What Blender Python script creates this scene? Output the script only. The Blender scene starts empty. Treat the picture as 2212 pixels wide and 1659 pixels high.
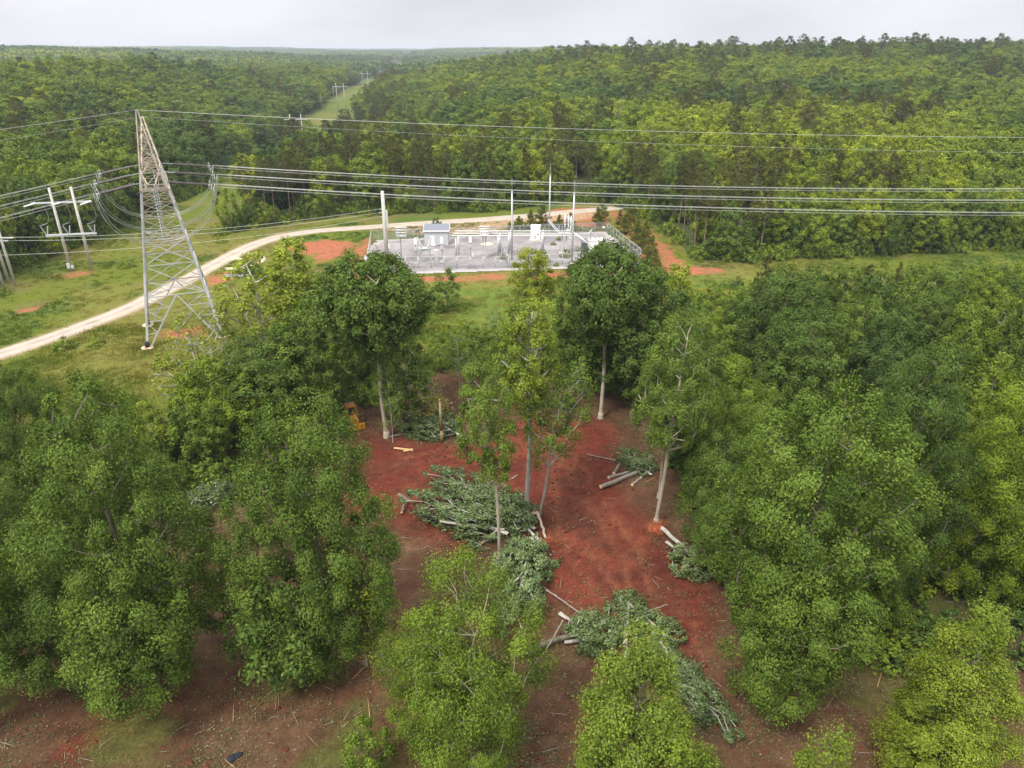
import bpy, math, random
import numpy as np

# ------------------------------------------------------------------ camera, sky, sun, exposure
SC = bpy.context.scene
COL = SC.collection
CAM_H, PITCH, FPX = 45.0, math.radians(25.2), 1535.0      # camera height (m), tilt, focal length for a 2212-wide frame
cam_d = bpy.data.cameras.new("camera")
cam_d.sensor_width = 36.0
cam_d.lens = 36.0 * FPX / 2212.0
cam_d.clip_start, cam_d.clip_end = 0.5, 30000.0
cam = bpy.data.objects.new("camera", cam_d)
cam.location = (0, 0, CAM_H)
cam.rotation_euler = (math.radians(90) - PITCH, 0, 0)
COL.objects.link(cam)
SC.camera = cam

SUN_EL, SUN_AZ = math.radians(56), math.radians(-140)      # soft sun behind thin cloud, from behind the viewer on the left
world = bpy.data.worlds.new("World")
SC.world = world
world.use_nodes = True
wn = world.node_tree
wn.nodes.clear()
def wnode(t, **k):
    n = wn.nodes.new(t)
    for a, b in k.items(): setattr(n, a, b)
    return n
w_out, w_bg = wnode('ShaderNodeOutputWorld'), wnode('ShaderNodeBackground')
w_sky = wnode('ShaderNodeTexSky', sky_type='NISHITA', sun_disc=False, sun_elevation=SUN_EL, sun_rotation=math.radians(-140))
w_sky.air_density, w_sky.dust_density = 1.0, 3.0
w_hsv = wnode('ShaderNodeHueSaturation'); w_hsv.inputs['Saturation'].default_value = 0.35
w_tc, w_sep = wnode('ShaderNodeTexCoord'), wnode('ShaderNodeSeparateXYZ')
w_map = wnode('ShaderNodeMapping'); w_map.inputs['Scale'].default_value = (1.6, 1.6, 6.0)
w_noise = wnode('ShaderNodeTexNoise'); w_noise.inputs['Scale'].default_value = 1.7; w_noise.inputs['Detail'].default_value = 6
w_ramp = wnode('ShaderNodeValToRGB')
w_ramp.color_ramp.elements[0].position = 0.0;  w_ramp.color_ramp.elements[0].color = (0.63, 0.632, 0.66, 1)
w_ramp.color_ramp.elements[1].position = 1.0;  w_ramp.color_ramp.elements[1].color = (2.0, 2.0, 2.03, 1)
e = w_ramp.color_ramp.elements.new(0.10); e.color = (0.60, 0.602, 0.64, 1)
e = w_ramp.color_ramp.elements.new(0.45); e.color = (1.15, 1.15, 1.18, 1)
w_cl = wnode('ShaderNodeMapRange'); w_cl.inputs['From Min'].default_value = 0.3; w_cl.inputs['From Max'].default_value = 0.7
w_cl.inputs['To Min'].default_value = 9.2; w_cl.inputs['To Max'].default_value = 12.2
w_mul = wnode('ShaderNodeVectorMath', operation='SCALE')
w_mix = wnode('ShaderNodeMix', data_type='RGBA'); w_mix.inputs['Factor'].default_value = 0.93
L = wn.links.new
L(w_tc.outputs['Generated'], w_sep.inputs[0]); L(w_sep.outputs['Z'], w_ramp.inputs['Fac'])
L(w_tc.outputs['Generated'], w_map.inputs['Vector']); L(w_map.outputs[0], w_noise.inputs['Vector'])
L(w_noise.outputs['Fac'], w_cl.inputs['Value'])
L(w_ramp.outputs['Color'], w_mul.inputs[0]); L(w_cl.outputs['Result'], w_mul.inputs['Scale'])
L(w_sky.outputs['Color'], w_hsv.inputs['Color'])
L(w_hsv.outputs['Color'], w_mix.inputs['A']); L(w_mul.outputs[0], w_mix.inputs['B'])
L(w_mix.outputs['Result'], w_bg.inputs['Color']); L(w_bg.outputs[0], w_out.inputs['Surface'])
w_bg.inputs['Strength'].default_value = 0.1

sun_d = bpy.data.lights.new("sun", 'SUN')
sun_d.energy, sun_d.angle, sun_d.color = 2.9, math.radians(14), (1.0, 0.95, 0.85)
sun = bpy.data.objects.new("sun", sun_d)
sun.rotation_euler = (math.pi / 2 - SUN_EL, 0, SUN_AZ + math.pi)
sun.rotation_euler = (math.pi / 2 - SUN_EL, 0, math.radians(-40))
sun.location = (-60, -60, 120)
COL.objects.link(sun)

SC.view_settings.view_transform = 'Standard'
SC.view_settings.look = 'None'
SC.view_settings.exposure = 0.40
SC.view_settings.gamma = 1.0
cy = SC.cycles
cy.max_bounces, cy.diffuse_bounces, cy.glossy_bounces, cy.transmission_bounces = 4, 2, 1, 2
cy.volume_bounces, cy.transparent_max_bounces = 0, 6
cy.use_adaptive_sampling = False
cy.use_denoising = True
cy.denoising_input_passes = 'RGB_ALBEDO_NORMAL'
cy.denoising_prefilter = 'ACCURATE'
cy.sample_clamp_indirect = 4.0
cy.caustics_reflective = cy.caustics_refractive = False

# ------------------------------------------------------------------ noise and ground shape
RNG = np.random.default_rng(7)
_TAB = np.random.default_rng(3).random((256, 256))
def vnoise(x, y, s, off=0.0):
    x = np.asarray(x, float) / s + 37.13 + off * 17.7; y = np.asarray(y, float) / s + 91.7 + off * 5.3
    xi, yi = np.floor(x).astype(int), np.floor(y).astype(int)
    fx, fy = x - xi, y - yi
    fx, fy = fx * fx * (3 - 2 * fx), fy * fy * (3 - 2 * fy)
    a = _TAB[xi & 255, yi & 255]; b = _TAB[(xi + 1) & 255, yi & 255]
    c = _TAB[xi & 255, (yi + 1) & 255]; d = _TAB[(xi + 1) & 255, (yi + 1) & 255]
    return (a * (1 - fx) + b * fx) * (1 - fy) + (c * (1 - fx) + d * fx) * fy
def fbm(x, y, s, o=4, off=0.0):
    t, amp, tot = 0.0, 1.0, 0.0
    for k in range(o):
        t = t + amp * vnoise(x, y, s / 2 ** k, off + k); tot += amp; amp *= 0.5
    return t / tot
def sstep(a, b, x):
    t = np.clip((np.asarray(x, float) - a) / (b - a), 0, 1)
    return t * t * (3 - 2 * t)
def corr_x(y):                                              # centre line of the cleared power line corridor
    return np.interp(y, [100, 155, 300, 440, 665, 1000, 3000, 9000], [-92, -96, -113, -128, -152, -189, -405, -1050])
def g(x, y):
    x = np.asarray(x, float); y = np.asarray(y, float)
    c = x - corr_x(y)
    left = 15.0 * sstep(20, 140, -c) * sstep(190, 420, y) * (1 - 0.9 * sstep(560, 900, y))
    right = 21.0 * sstep(-5, 260, c) * sstep(235, 690, y) * (1 - 0.75 * sstep(800, 1250, y))
    right = right + 6 * sstep(150, 500, c) * sstep(420, 760, y) * (1 - sstep(850, 1300, y))
    valley = -8.0 * sstep(250, 400, y) * (1 - sstep(500, 760, y)) * (1 - sstep(30, 150, np.abs(c)))
    far = sstep(900, 1500, y)
    r1 = 25.0 * far * (1 - sstep(1700, 2300, y)) * sstep(40, 420, -c) * (0.35 + 0.9 * vnoise(x, y, 420, 9))
    r2 = 36.0 * sstep(2300, 3600, y) * (0.35 + 0.9 * vnoise(x, y, 1400, 5)) * (0.55 + 0.45 * sstep(1500, -1500, x))
    roll = 9.0 * (fbm(x, y, 160, 3, 2) - 0.5) * sstep(240, 420, y)
    return left + right + valley + r1 + r2 + roll + 22 * (fbm(x, y, 800, 3, 15) - 0.5) * sstep(1100, 1900, y)

def P(u, v, z=None):
    """The point of the ground (or of height z) that a place in the photograph shows; used to survey positions."""
    a, b = (u - 1106.0) / FPX, -(v - 829.5) / FPX
    d = np.array([a, math.cos(PITCH) + b * math.sin(PITCH), -math.sin(PITCH) + b * math.cos(PITCH)])
    if z is not None:
        t = (z - CAM_H) / d[2]
        return np.array([d[0] * t, d[1] * t, z])
    zz = 0.0
    for _ in range(30):
        t = (zz - CAM_H) / d[2]
        zz = 0.5 * zz + 0.5 * float(g(d[0] * t, d[1] * t))
    return np.array([d[0] * t, d[1] * t, zz])
def Zat(y, v):
    """Height of a point at distance y along the ground that shows at row v."""
    return CAM_H - y * math.tan(PITCH + math.atan((v - 829.5) / FPX))
def Xat(y, z, u):
    return (u - 1106.0) / FPX * (y * math.cos(PITCH) + (CAM_H - z) * math.sin(PITCH))
def uv_of(x, y, z):
    dep = y * math.cos(PITCH) + (CAM_H - z) * math.sin(PITCH)
    up = y * math.sin(PITCH) - (CAM_H - z) * math.cos(PITCH)
    return 1106 + FPX * x / dep, 829.5 - FPX * up / dep

# ------------------------------------------------------------------ mesh helpers
def set_mesh(me, V, F):
    """F: list of (n,k) index arrays, k corners per face."""
    V = np.asarray(V, np.float32)
    me.vertices.add(len(V)); me.vertices.foreach_set('co', V.ravel())
    loops = np.concatenate([f.ravel() for f in F]).astype(np.int32)
    tot = np.concatenate([np.full(len(f), f.shape[1], np.int32) for f in F])
    start = np.concatenate([[0], np.cumsum(tot)[:-1]]).astype(np.int32)
    me.loops.add(len(loops)); me.loops.foreach_set('vertex_index', loops)
    me.polygons.add(len(tot)); me.polygons.foreach_set('loop_start', start)
    me.polygons.foreach_set('loop_total', tot)
    me.update(calc_edges=True)
def smooth(me, on=True):
    me.polygons.foreach_set('use_smooth', np.full(len(me.polygons), on))
def unit(v):
    return v / np.maximum(np.linalg.norm(v, axis=-1, keepdims=True), 1e-9)

class MB:
    """Collects boxes, bars, tubes and lathes into one mesh."""
    def __init__(s): s.V, s.F, s.n, s.sm = [], [], 0, []
    def add(s, V, F, sm=False):
        V = np.asarray(V, float).reshape(-1, 3)
        for f in F:
            f = np.asarray(f, int)
            if f.size: s.F.append(f + s.n); s.sm.append(np.full(len(f), sm))
        s.V.append(V); s.n += len(V)
    def box(s, c, d, rz=0.0, M=None):
        x, y, z = np.array(d) / 2.0
        V = np.array([[i * x, j * y, k * z] for i in (-1, 1) for j in (-1, 1) for k in (-1, 1)])
        if M is not None: V = V @ np.asarray(M).T
        if rz:
            q, r = math.cos(rz), math.sin(rz)
            V = np.stack([V[:, 0] * q - V[:, 1] * r, V[:, 0] * r + V[:, 1] * q, V[:, 2]], 1)
        s.add(V + np.array(c), [[[0, 1, 3, 2], [4, 6, 7, 5], [0, 4, 5, 1], [2, 3, 7, 6], [0, 2, 6, 4], [1, 5, 7, 3]]])
    def segs(s, A, B, ra, rb=None, k=6, sm=True, cap=True):
        """Straight tapered bars from A[i] to B[i]."""
        A = np.atleast_2d(np.asarray(A, float)); B = np.atleast_2d(np.asarray(B, float))
        ra = np.broadcast_to(np.asarray(ra, float), (len(A),)); rb = ra if rb is None else np.broadcast_to(np.asarray(rb, float), (len(A),))
        d = unit(B - A)
        h = np.where(np.abs(d[:, 2:3]) > 0.9, np.array([[1.0, 0, 0]]), np.array([[0, 0, 1.0]]))
        e1 = unit(np.cross(h, d)); e2 = np.cross(d, e1)
        ang = np.arange(k) * 2 * np.pi / k + (np.pi / 4 if k == 4 else 0)
        ca, sa = np.cos(ang)[None, :, None], np.sin(ang)[None, :, None]
        off = e1[:, None] * ca + e2[:, None] * sa
        V = np.concatenate([A[:, None] + off * ra[:, None, None], B[:, None] + off * rb[:, None, None]], 1)
        i = np.arange(k); j = (i + 1) % k
        q = np.stack([i, j, j + k, i + k], 1)
        base = (np.arange(len(A)) * 2 * k)[:, None, None]
        s.add(V.reshape(-1, 3), [(q[None] + base).reshape(-1, 4)], sm)
        if cap:
            s.F.append((np.stack([np.arange(k)[::-1], np.arange(k) + k])[None] + base).reshape(-1, k) + s.n - len(V) * 2 * k)
            s.sm.append(np.full(2 * len(A), False))
    def bar(s, a, b, w):                                    # square section member
        s.segs([a], [b], w * 0.7071, k=4, sm=False)
    def tube(s, pts, r, k=8, cap=True):
        pts = np.asarray(pts, float); n = len(pts)
        r = np.broadcast_to(np.asarray(r, float), (n,))
        t = np.gradient(pts, axis=0); t = unit(t)
        h = np.array([0, 0, 1.0]) if abs(t[0, 2]) < 0.9 else np.array([1.0, 0, 0])
        e1 = unit(np.cross(h, t[0])); V = []
        for i in range(n):
            e1 = unit(e1 - t[i] * np.dot(e1, t[i])); e2 = np.cross(t[i], e1)
            a = np.arange(k) * 2 * np.pi / k
            V.append(pts[i] + r[i] * (np.cos(a)[:, None] * e1 + np.sin(a)[:, None] * e2))
        i = np.arange(k); j = (i + 1) % k
        F = np.concatenate([np.stack([i + m * k, j + m * k, j + (m + 1) * k, i + (m + 1) * k], 1) for m in range(n - 1)])
        fs = [F]
        s.add(np.concatenate(V), fs, True)
        if cap:
            s.F.append(np.stack([np.arange(k)[::-1], np.arange(k) + (n - 1) * k]) + s.n - n * k); s.sm.append(np.full(2, False))
    def lathe(s, prof, c=(0, 0, 0), k=16, axis=None):
        """prof: (radius, height) pairs round the z axis (or round axis through c)."""
        prof = np.asarray(prof, float); n = len(prof)
        a = np.arange(k) * 2 * np.pi / k
        V = np.stack([np.outer(prof[:, 0], np.cos(a)), np.outer(prof[:, 0], np.sin(a)), np.repeat(prof[:, 1:2], k, 1)], -1).reshape(-1, 3)
        if axis is not None:
            d = unit(np.asarray(axis, float)); h = np.array([0, 0, 1.0]) if abs(d[2]) < 0.9 else np.array([1.0, 0, 0])
            e1 = unit(np.cross(h, d)); e2 = np.cross(d, e1)
            V = V[:, :1] * e1 + V[:, 1:2] * e2 + V[:, 2:3] * d
        i = np.arange(k); j = (i + 1) % k
        F = np.concatenate([np.stack([i + m * k, j + m * k, j + (m + 1) * k, i + (m + 1) * k], 1) for m in range(n - 1)])
        s.add(V + np.array(c), [F, ], True)
        s.F.append(np.stack([np.arange(k)[::-1], np.arange(k) + (n - 1) * k]) + s.n - n * k); s.sm.append(np.full(2, False))
    def quad(s, a, b, c, d): s.add([a, b, c, d], [[[0, 1, 2, 3]]])
    def build(s, name, mat, parent=None):
        me = bpy.data.meshes.new(name)
        set_mesh(me, np.concatenate(s.V), s.F)
        me.polygons.foreach_set('use_smooth', np.concatenate(s.sm))
        me.materials.append(mat)
        return link(name, me, parent)
def link(name, data, parent=None, loc=(0, 0, 0), rz=0.0):
    o = bpy.data.objects.new(name, data)
    o.location = loc; o.rotation_euler = (0, 0, rz)
    COL.objects.link(o)
    if parent is not None: o.parent = parent
    return o
def tag(o, label=None, cat=None, group=None, kind=None):
    if label: o['label'] = label
    if cat: o['category'] = cat
    if group: o['group'] = group
    if kind: o['kind'] = kind
    return o
def thing(name, label, cat, loc=(0, 0, 0), rz=0.0, group=None):
    o = link(name, None, None, loc, rz); o.empty_display_size = 0.3
    return tag(o, label, cat, group)
def copy_tree(o, parent=None):
    c = o.copy(); COL.objects.link(c)
    if parent is not None: c.parent = parent
    for ch in o.children: copy_tree(ch, c)
    return c

# ------------------------------------------------------------------ materials
class NT:
    def __init__(s, name):
        s.m = bpy.data.materials.new(name); s.m.use_nodes = True
        s.t = s.m.node_tree; s.t.nodes.clear()
        s.out = s.t.nodes.new('ShaderNodeOutputMaterial')
    def n(s, t, **k):
        x = s.t.nodes.new(t)
        for a, b in k.items():
            if a == 'i':
                for kk, vv in b.items():
                    if isinstance(vv, bpy.types.NodeSocket): s.t.links.new(vv, x.inputs[kk])
                    else: x.inputs[kk].default_value = vv
            else: setattr(x, a, b)
        return x
    def noise(s, scale, detail=3, vec=None, rough=0.55):
        x = s.n('ShaderNodeTexNoise', i={'Scale': scale, 'Detail': detail, 'Roughness': rough})
        x.noise_dimensions = '3D'
        s.t.links.new(vec if vec is not None else s.co(), x.inputs['Vector'])
        return x.outputs['Fac']
    def co(s, kind='Object'):
        if not hasattr(s, '_tc'): s._tc = s.n('ShaderNodeTexCoord')
        return s._tc.outputs[kind]
    def rng(s, v, a, b, c, d): return s.n('ShaderNodeMapRange', i={'Value': v, 'From Min': a, 'From Max': b, 'To Min': c, 'To Max': d}).outputs['Result']
    def math(s, op, a, b=0.0):
        return s.n('ShaderNodeMath', operation=op, i={0: a, 1: b}).outputs[0]
    def mix(s, f, a, b, bt='MIX'):
        x = s.n('ShaderNodeMix', data_type='RGBA', blend_type=bt)
        for k, v in (('Factor', f), ('A', a), ('B', b)):
            if isinstance(v, bpy.types.NodeSocket): s.t.links.new(v, x.inputs[k])
            else: x.inputs[k].default_value = v if k == 'Factor' else (*v, 1)[:4]
        return x.outputs['Result']
    def ramp(s, f, stops):
        x = s.n('ShaderNodeValToRGB', i={'Fac': f}); cr = x.color_ramp
        while len(cr.elements) < len(stops): cr.elements.new(0.5)
        for e, (p, c) in zip(cr.elements, stops): e.position = p; e.color = (*c, 1)
        return x.outputs['Color']
    def attr(s, name, typ='GEOMETRY'): return s.n('ShaderNodeAttribute', attribute_name=name, attribute_type=typ)
    def bsdf(s, color, rough=0.8, spec=0.3, metal=0.0, bump=None, bs=0.3, bd=0.1):
        p = s.n('ShaderNodeBsdfPrincipled')
        for k, v in (('Base Color', color), ('Roughness', rough), ('Specular IOR Level', spec), ('Metallic', metal)):
            if isinstance(v, bpy.types.NodeSocket): s.t.links.new(v, p.inputs[k])
            else: p.inputs[k].default_value = (*v, 1)[:4] if k == 'Base Color' else v
        if bump is not None:
            b = s.n('ShaderNodeBump', i={'Height': bump, 'Strength': bs, 'Distance': bd})
            s.t.links.new(b.outputs[0], p.inputs['Normal'])
        s.t.links.new(p.outputs[0], s.out.inputs['Surface'])
        return p
def simple(name, c, rough=0.6, metal=0.0, spec=0.3, var=0.25, scale=1.5):
    t = NT(name)
    n1 = t.noise(scale, 5); n2 = t.noise(scale * 9, 2)
    k = t.math('ADD', t.rng(n1, 0.25, 0.75, 1 - var, 1 + var), t.rng(n2, 0.3, 0.7, -var * 0.4, var * 0.4))
    col = t.mix(1.0, c, t.n('ShaderNodeCombineColor', i={0: k, 1: k, 2: k}).outputs[0], 'MULTIPLY')
    t.bsdf(col, rough, spec, metal)
    return t.m
def leaf_mat(name, stops, trans=0.22, spec=0.12, pale=0.0):
    """Leaves: one colour per tree (its own "tint"), each leaf a little different ("tone")."""
    t = NT(name)
    tint = t.attr('tint', 'INSTANCER').outputs['Fac']
    tone = t.attr('tone').outputs['Fac']
    base = t.ramp(tint, stops)
    k = t.rng(tone, 0, 1, 0.50, 1.60)
    col = t.mix(1.0, base, t.n('ShaderNodeCombineColor', i={0: k, 1: k, 2: k}).outputs[0], 'MULTIPLY')
    hs = t.n('ShaderNodeHueSaturation', i={'Hue': t.rng(tone, 0, 1, 0.512, 0.488), 'Color': col}).outputs[0]
    if pale > 0:                                            # some leaves show their pale undersides
        hs = t.mix(t.rng(tone, 0.70, 0.85, 0.0, pale), hs, (0.27, 0.32, 0.19))
    p = t.bsdf(hs, 0.6, spec)
    tr = t.n('ShaderNodeBsdfTranslucent', i={'Color': t.mix(1.0, hs, (1.15, 1.25, 0.55), 'MULTIPLY')})
    mx = t.n('ShaderNodeMixShader', i={0: trans, 1: p.outputs[0], 2: tr.outputs[0]})
    t.t.links.new(mx.outputs[0], t.out.inputs['Surface'])
    return t.m
# ------------------------------------------------------------------ plant materials
M_LEAF = leaf_mat('broad_leaves', [(0.0, (0.052, 0.092, 0.022)), (0.25, (0.078, 0.126, 0.022)), (0.5, (0.108, 0.164, 0.021)), (0.75, (0.150, 0.202, 0.018)), (1.0, (0.205, 0.246, 0.017))])
M_POP = leaf_mat('poplar_leaves', [(0.0, (0.085, 0.138, 0.026)), (0.5, (0.130, 0.190, 0.022)), (1.0, (0.215, 0.252, 0.016))], trans=0.3, spec=0.22)
M_NEEDLE = leaf_mat('pine_needles', [(0.0, (0.062, 0.070, 0.022)), (0.5, (0.092, 0.096, 0.022)), (1.0, (0.130, 0.150, 0.024))], trans=0.25, spec=0.1)
M_PALE = leaf_mat('wilting_leaves', [(0.0, (0.100, 0.146, 0.050)), (0.5, (0.128, 0.176, 0.050)), (1.0, (0.36, 0.30, 0.08))], trans=0.2, spec=0.3, pale=0.6)
M_YOUNG = leaf_mat('young_pine_needles', [(0.0, (0.085, 0.110, 0.024)), (0.5, (0.120, 0.145, 0.028)), (1.0, (0.175, 0.190, 0.030))], trans=0.3, spec=0.1)
M_GRASS = leaf_mat('grass_blades', [(0.0, (0.065, 0.105, 0.012)), (0.5, (0.130, 0.150, 0.018)), (1.0, (0.23, 0.18, 0.055))], trans=0.3, spec=0.05)
def bark(name, a, b, s=1.0):
    t = NT(name)
    mp = t.n('ShaderNodeMapping', i={'Vector': t.co(), 'Scale': (1, 1, 0.25)}).outputs[0]
    f = t.noise(3.0 * s, 6, mp); f2 = t.noise(14 * s, 3, mp)
    col = t.ramp(t.math('ADD', t.math('MULTIPLY', f, 0.7), t.math('MULTIPLY', f2, 0.3)), [(0.30, a), (0.52, tuple((x + y) / 2 for x, y in zip(a, b))), (0.70, b)])
    t.bsdf(col, 0.9, 0.1, bump=f2, bs=0.6, bd=0.05)
    return t.m
M_BARK = bark('oak_bark', (0.075, 0.062, 0.045), (0.235, 0.20, 0.15))
M_BARKP = bark('poplar_bark', (0.22, 0.19, 0.15), (0.54, 0.47, 0.37))
M_BARKW = bark('pale_dead_bark', (0.24, 0.23, 0.20), (0.52, 0.48, 0.42))
M_BARKG = bark('grey_limb_bark', (0.15, 0.13, 0.105), (0.36, 0.32, 0.27))
M_BARKN = bark('pine_bark', (0.10, 0.075, 0.06), (0.29, 0.23, 0.19))
M_WOOD = bark('fresh_cut_wood', (0.42, 0.25, 0.11), (0.66, 0.45, 0.24))
M_WOODEND = simple('sawn_wood_end', (0.60, 0.43, 0.24), 0.8, var=0.15, scale=6)

# ------------------------------------------------------------------ tree shapes
def fps(C, n, rng, w=None):
    """n well spread points out of the candidates C."""
    idx = [int(rng.integers(len(C)))]
    d = np.linalg.norm(C - C[idx[0]], axis=1)
    for _ in range(n - 1):
        i = int(np.argmax(d)); idx.append(i)
        d = np.minimum(d, np.linalg.norm(C - C[i], axis=1))
    return C[idx]
def prof(kind, t):
    t = np.clip(t, 0, 1)
    if kind == 'oval': return np.sin(np.pi * (0.10 + 0.86 * t ** 0.85)) ** 0.75
    if kind == 'round': return np.sqrt(np.clip(1 - ((t - 0.48) / 0.56) ** 2, 0.02, 1))
    if kind == 'top': return np.sin(np.pi * (0.06 + 0.88 * t ** 1.5)) ** 0.8
    if kind == 'cone': return (1 - t) ** 0.75 * np.minimum(1, 0.45 + 3.2 * t) + 0.04
    if kind == 'column': return 0.75 * np.sin(np.pi * (0.10 + 0.86 * t)) ** 0.5 + 0.1
    if kind == 'broad': return np.sin(np.pi * (0.16 + 0.80 * t ** 0.6)) ** 0.7
    return np.ones_like(t)
def leaf_mesh(name, pts, nrm, size, rng, mat, asp=0.55, tone=None, tang=None, fold=0.18):
    """One kite-shaped leaf (or leaf spray) per point."""
    n = len(pts)
    nrm = unit(nrm)
    t = rng.normal(size=(n, 3)) if tang is None else tang + 0.35 * rng.normal(size=(n, 3))
    t = unit(t - nrm * (t * nrm).sum(1, keepdims=True)); b = np.cross(nrm, t)
    s = (size * rng.uniform(0.65, 1.35, n))[:, None]
    V = np.stack([pts - t * s * 0.5, pts + b * s * asp * 0.5 + nrm * s * fold * 0.5, pts + t * s * 0.55 - nrm * s * fold * 0.4, pts - b * s * asp * 0.5 + nrm * s * fold * 0.5], 1).reshape(-1, 3)
    me = bpy.data.meshes.new(name)
    set_mesh(me, V, [np.arange(4 * n).reshape(n, 4)])
    tone = rng.random(n) if tone is None else np.clip(tone, 0, 1)
    at = me.attributes.new('tone', 'FLOAT', 'FACE'); at.data.foreach_set('value', tone.astype(np.float32))
    me.materials.append(mat)
    return me
def limb_tree(trunk, rbase, targets, rng, step=1.0, droop=0.0, up=0.35, rmin=0.022, mp=2.25):
    """Grows limbs from the trunk polyline to every target; returns edges A, B and their radii."""
    P_, par = [np.array(p) for p in trunk], [-1] + list(range(len(trunk) - 1))
    ends = []
    order = np.argsort(np.min(np.linalg.norm(targets[:, None] - np.array(trunk)[None], axis=2), axis=1))
    nt = len(trunk)
    for ti in order:
        T = targets[ti]
        A = np.array(P_)
        dz = T[2] - A[:, 2]; dh = np.linalg.norm((T - A)[:, :2], axis=1)
        cost = np.linalg.norm(T - A, axis=1) + 2.2 * np.maximum(0, 0.45 * dh - dz)
        cost[:max(1, int(nt * 0.15))] += 50
        j = int(np.argmin(cost)); a = A[j]
        d = T - a; ln = np.linalg.norm(d); m = max(1, int(round(ln / step)))
        mid = a + d * 0.5 + np.array([0, 0, -up * 0.25 * ln]) + rng.normal(size=3) * 0.07 * ln + np.array([0, 0, droop * ln])
        prev = j
        for k in range(1, m + 1):
            s = k / m
            p = (1 - s) ** 2 * a + 2 * s * (1 - s) * mid + s * s * T
            if k < m: p = p + rng.normal(size=3) * 0.05 * step
            P_.append(p); par.append(prev); prev = len(P_) - 1
        ends.append(prev)
    P_ = np.array(P_); par = np.array(par)
    w = np.zeros(len(P_)); w[ends] = 1.0
    for i in range(len(P_) - 1, 0, -1): w[par[i]] += w[i]
    w = np.maximum(w, 0.6)
    r = w ** (1 / mp); r = rmin + (rbase - rmin) * r / r[0]
    i = np.arange(1, len(P_))
    # the trunk itself tapers evenly
    L_ = np.linspace(1, 0.42, nt)
    r[:nt] = np.maximum(r[:nt], 0) * 0.5 + 0.5 * rbase * L_ * np.minimum(1, r[:nt] / rbase + 0.3)
    r[0] = rbase * 1.35
    return P_[par[i]], P_[i], np.minimum(r[par[i]], np.where(par[i] < nt, np.where(i < nt, 9, r[i] * 1.5), 9)), r[i]
PROTO = {}
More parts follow.
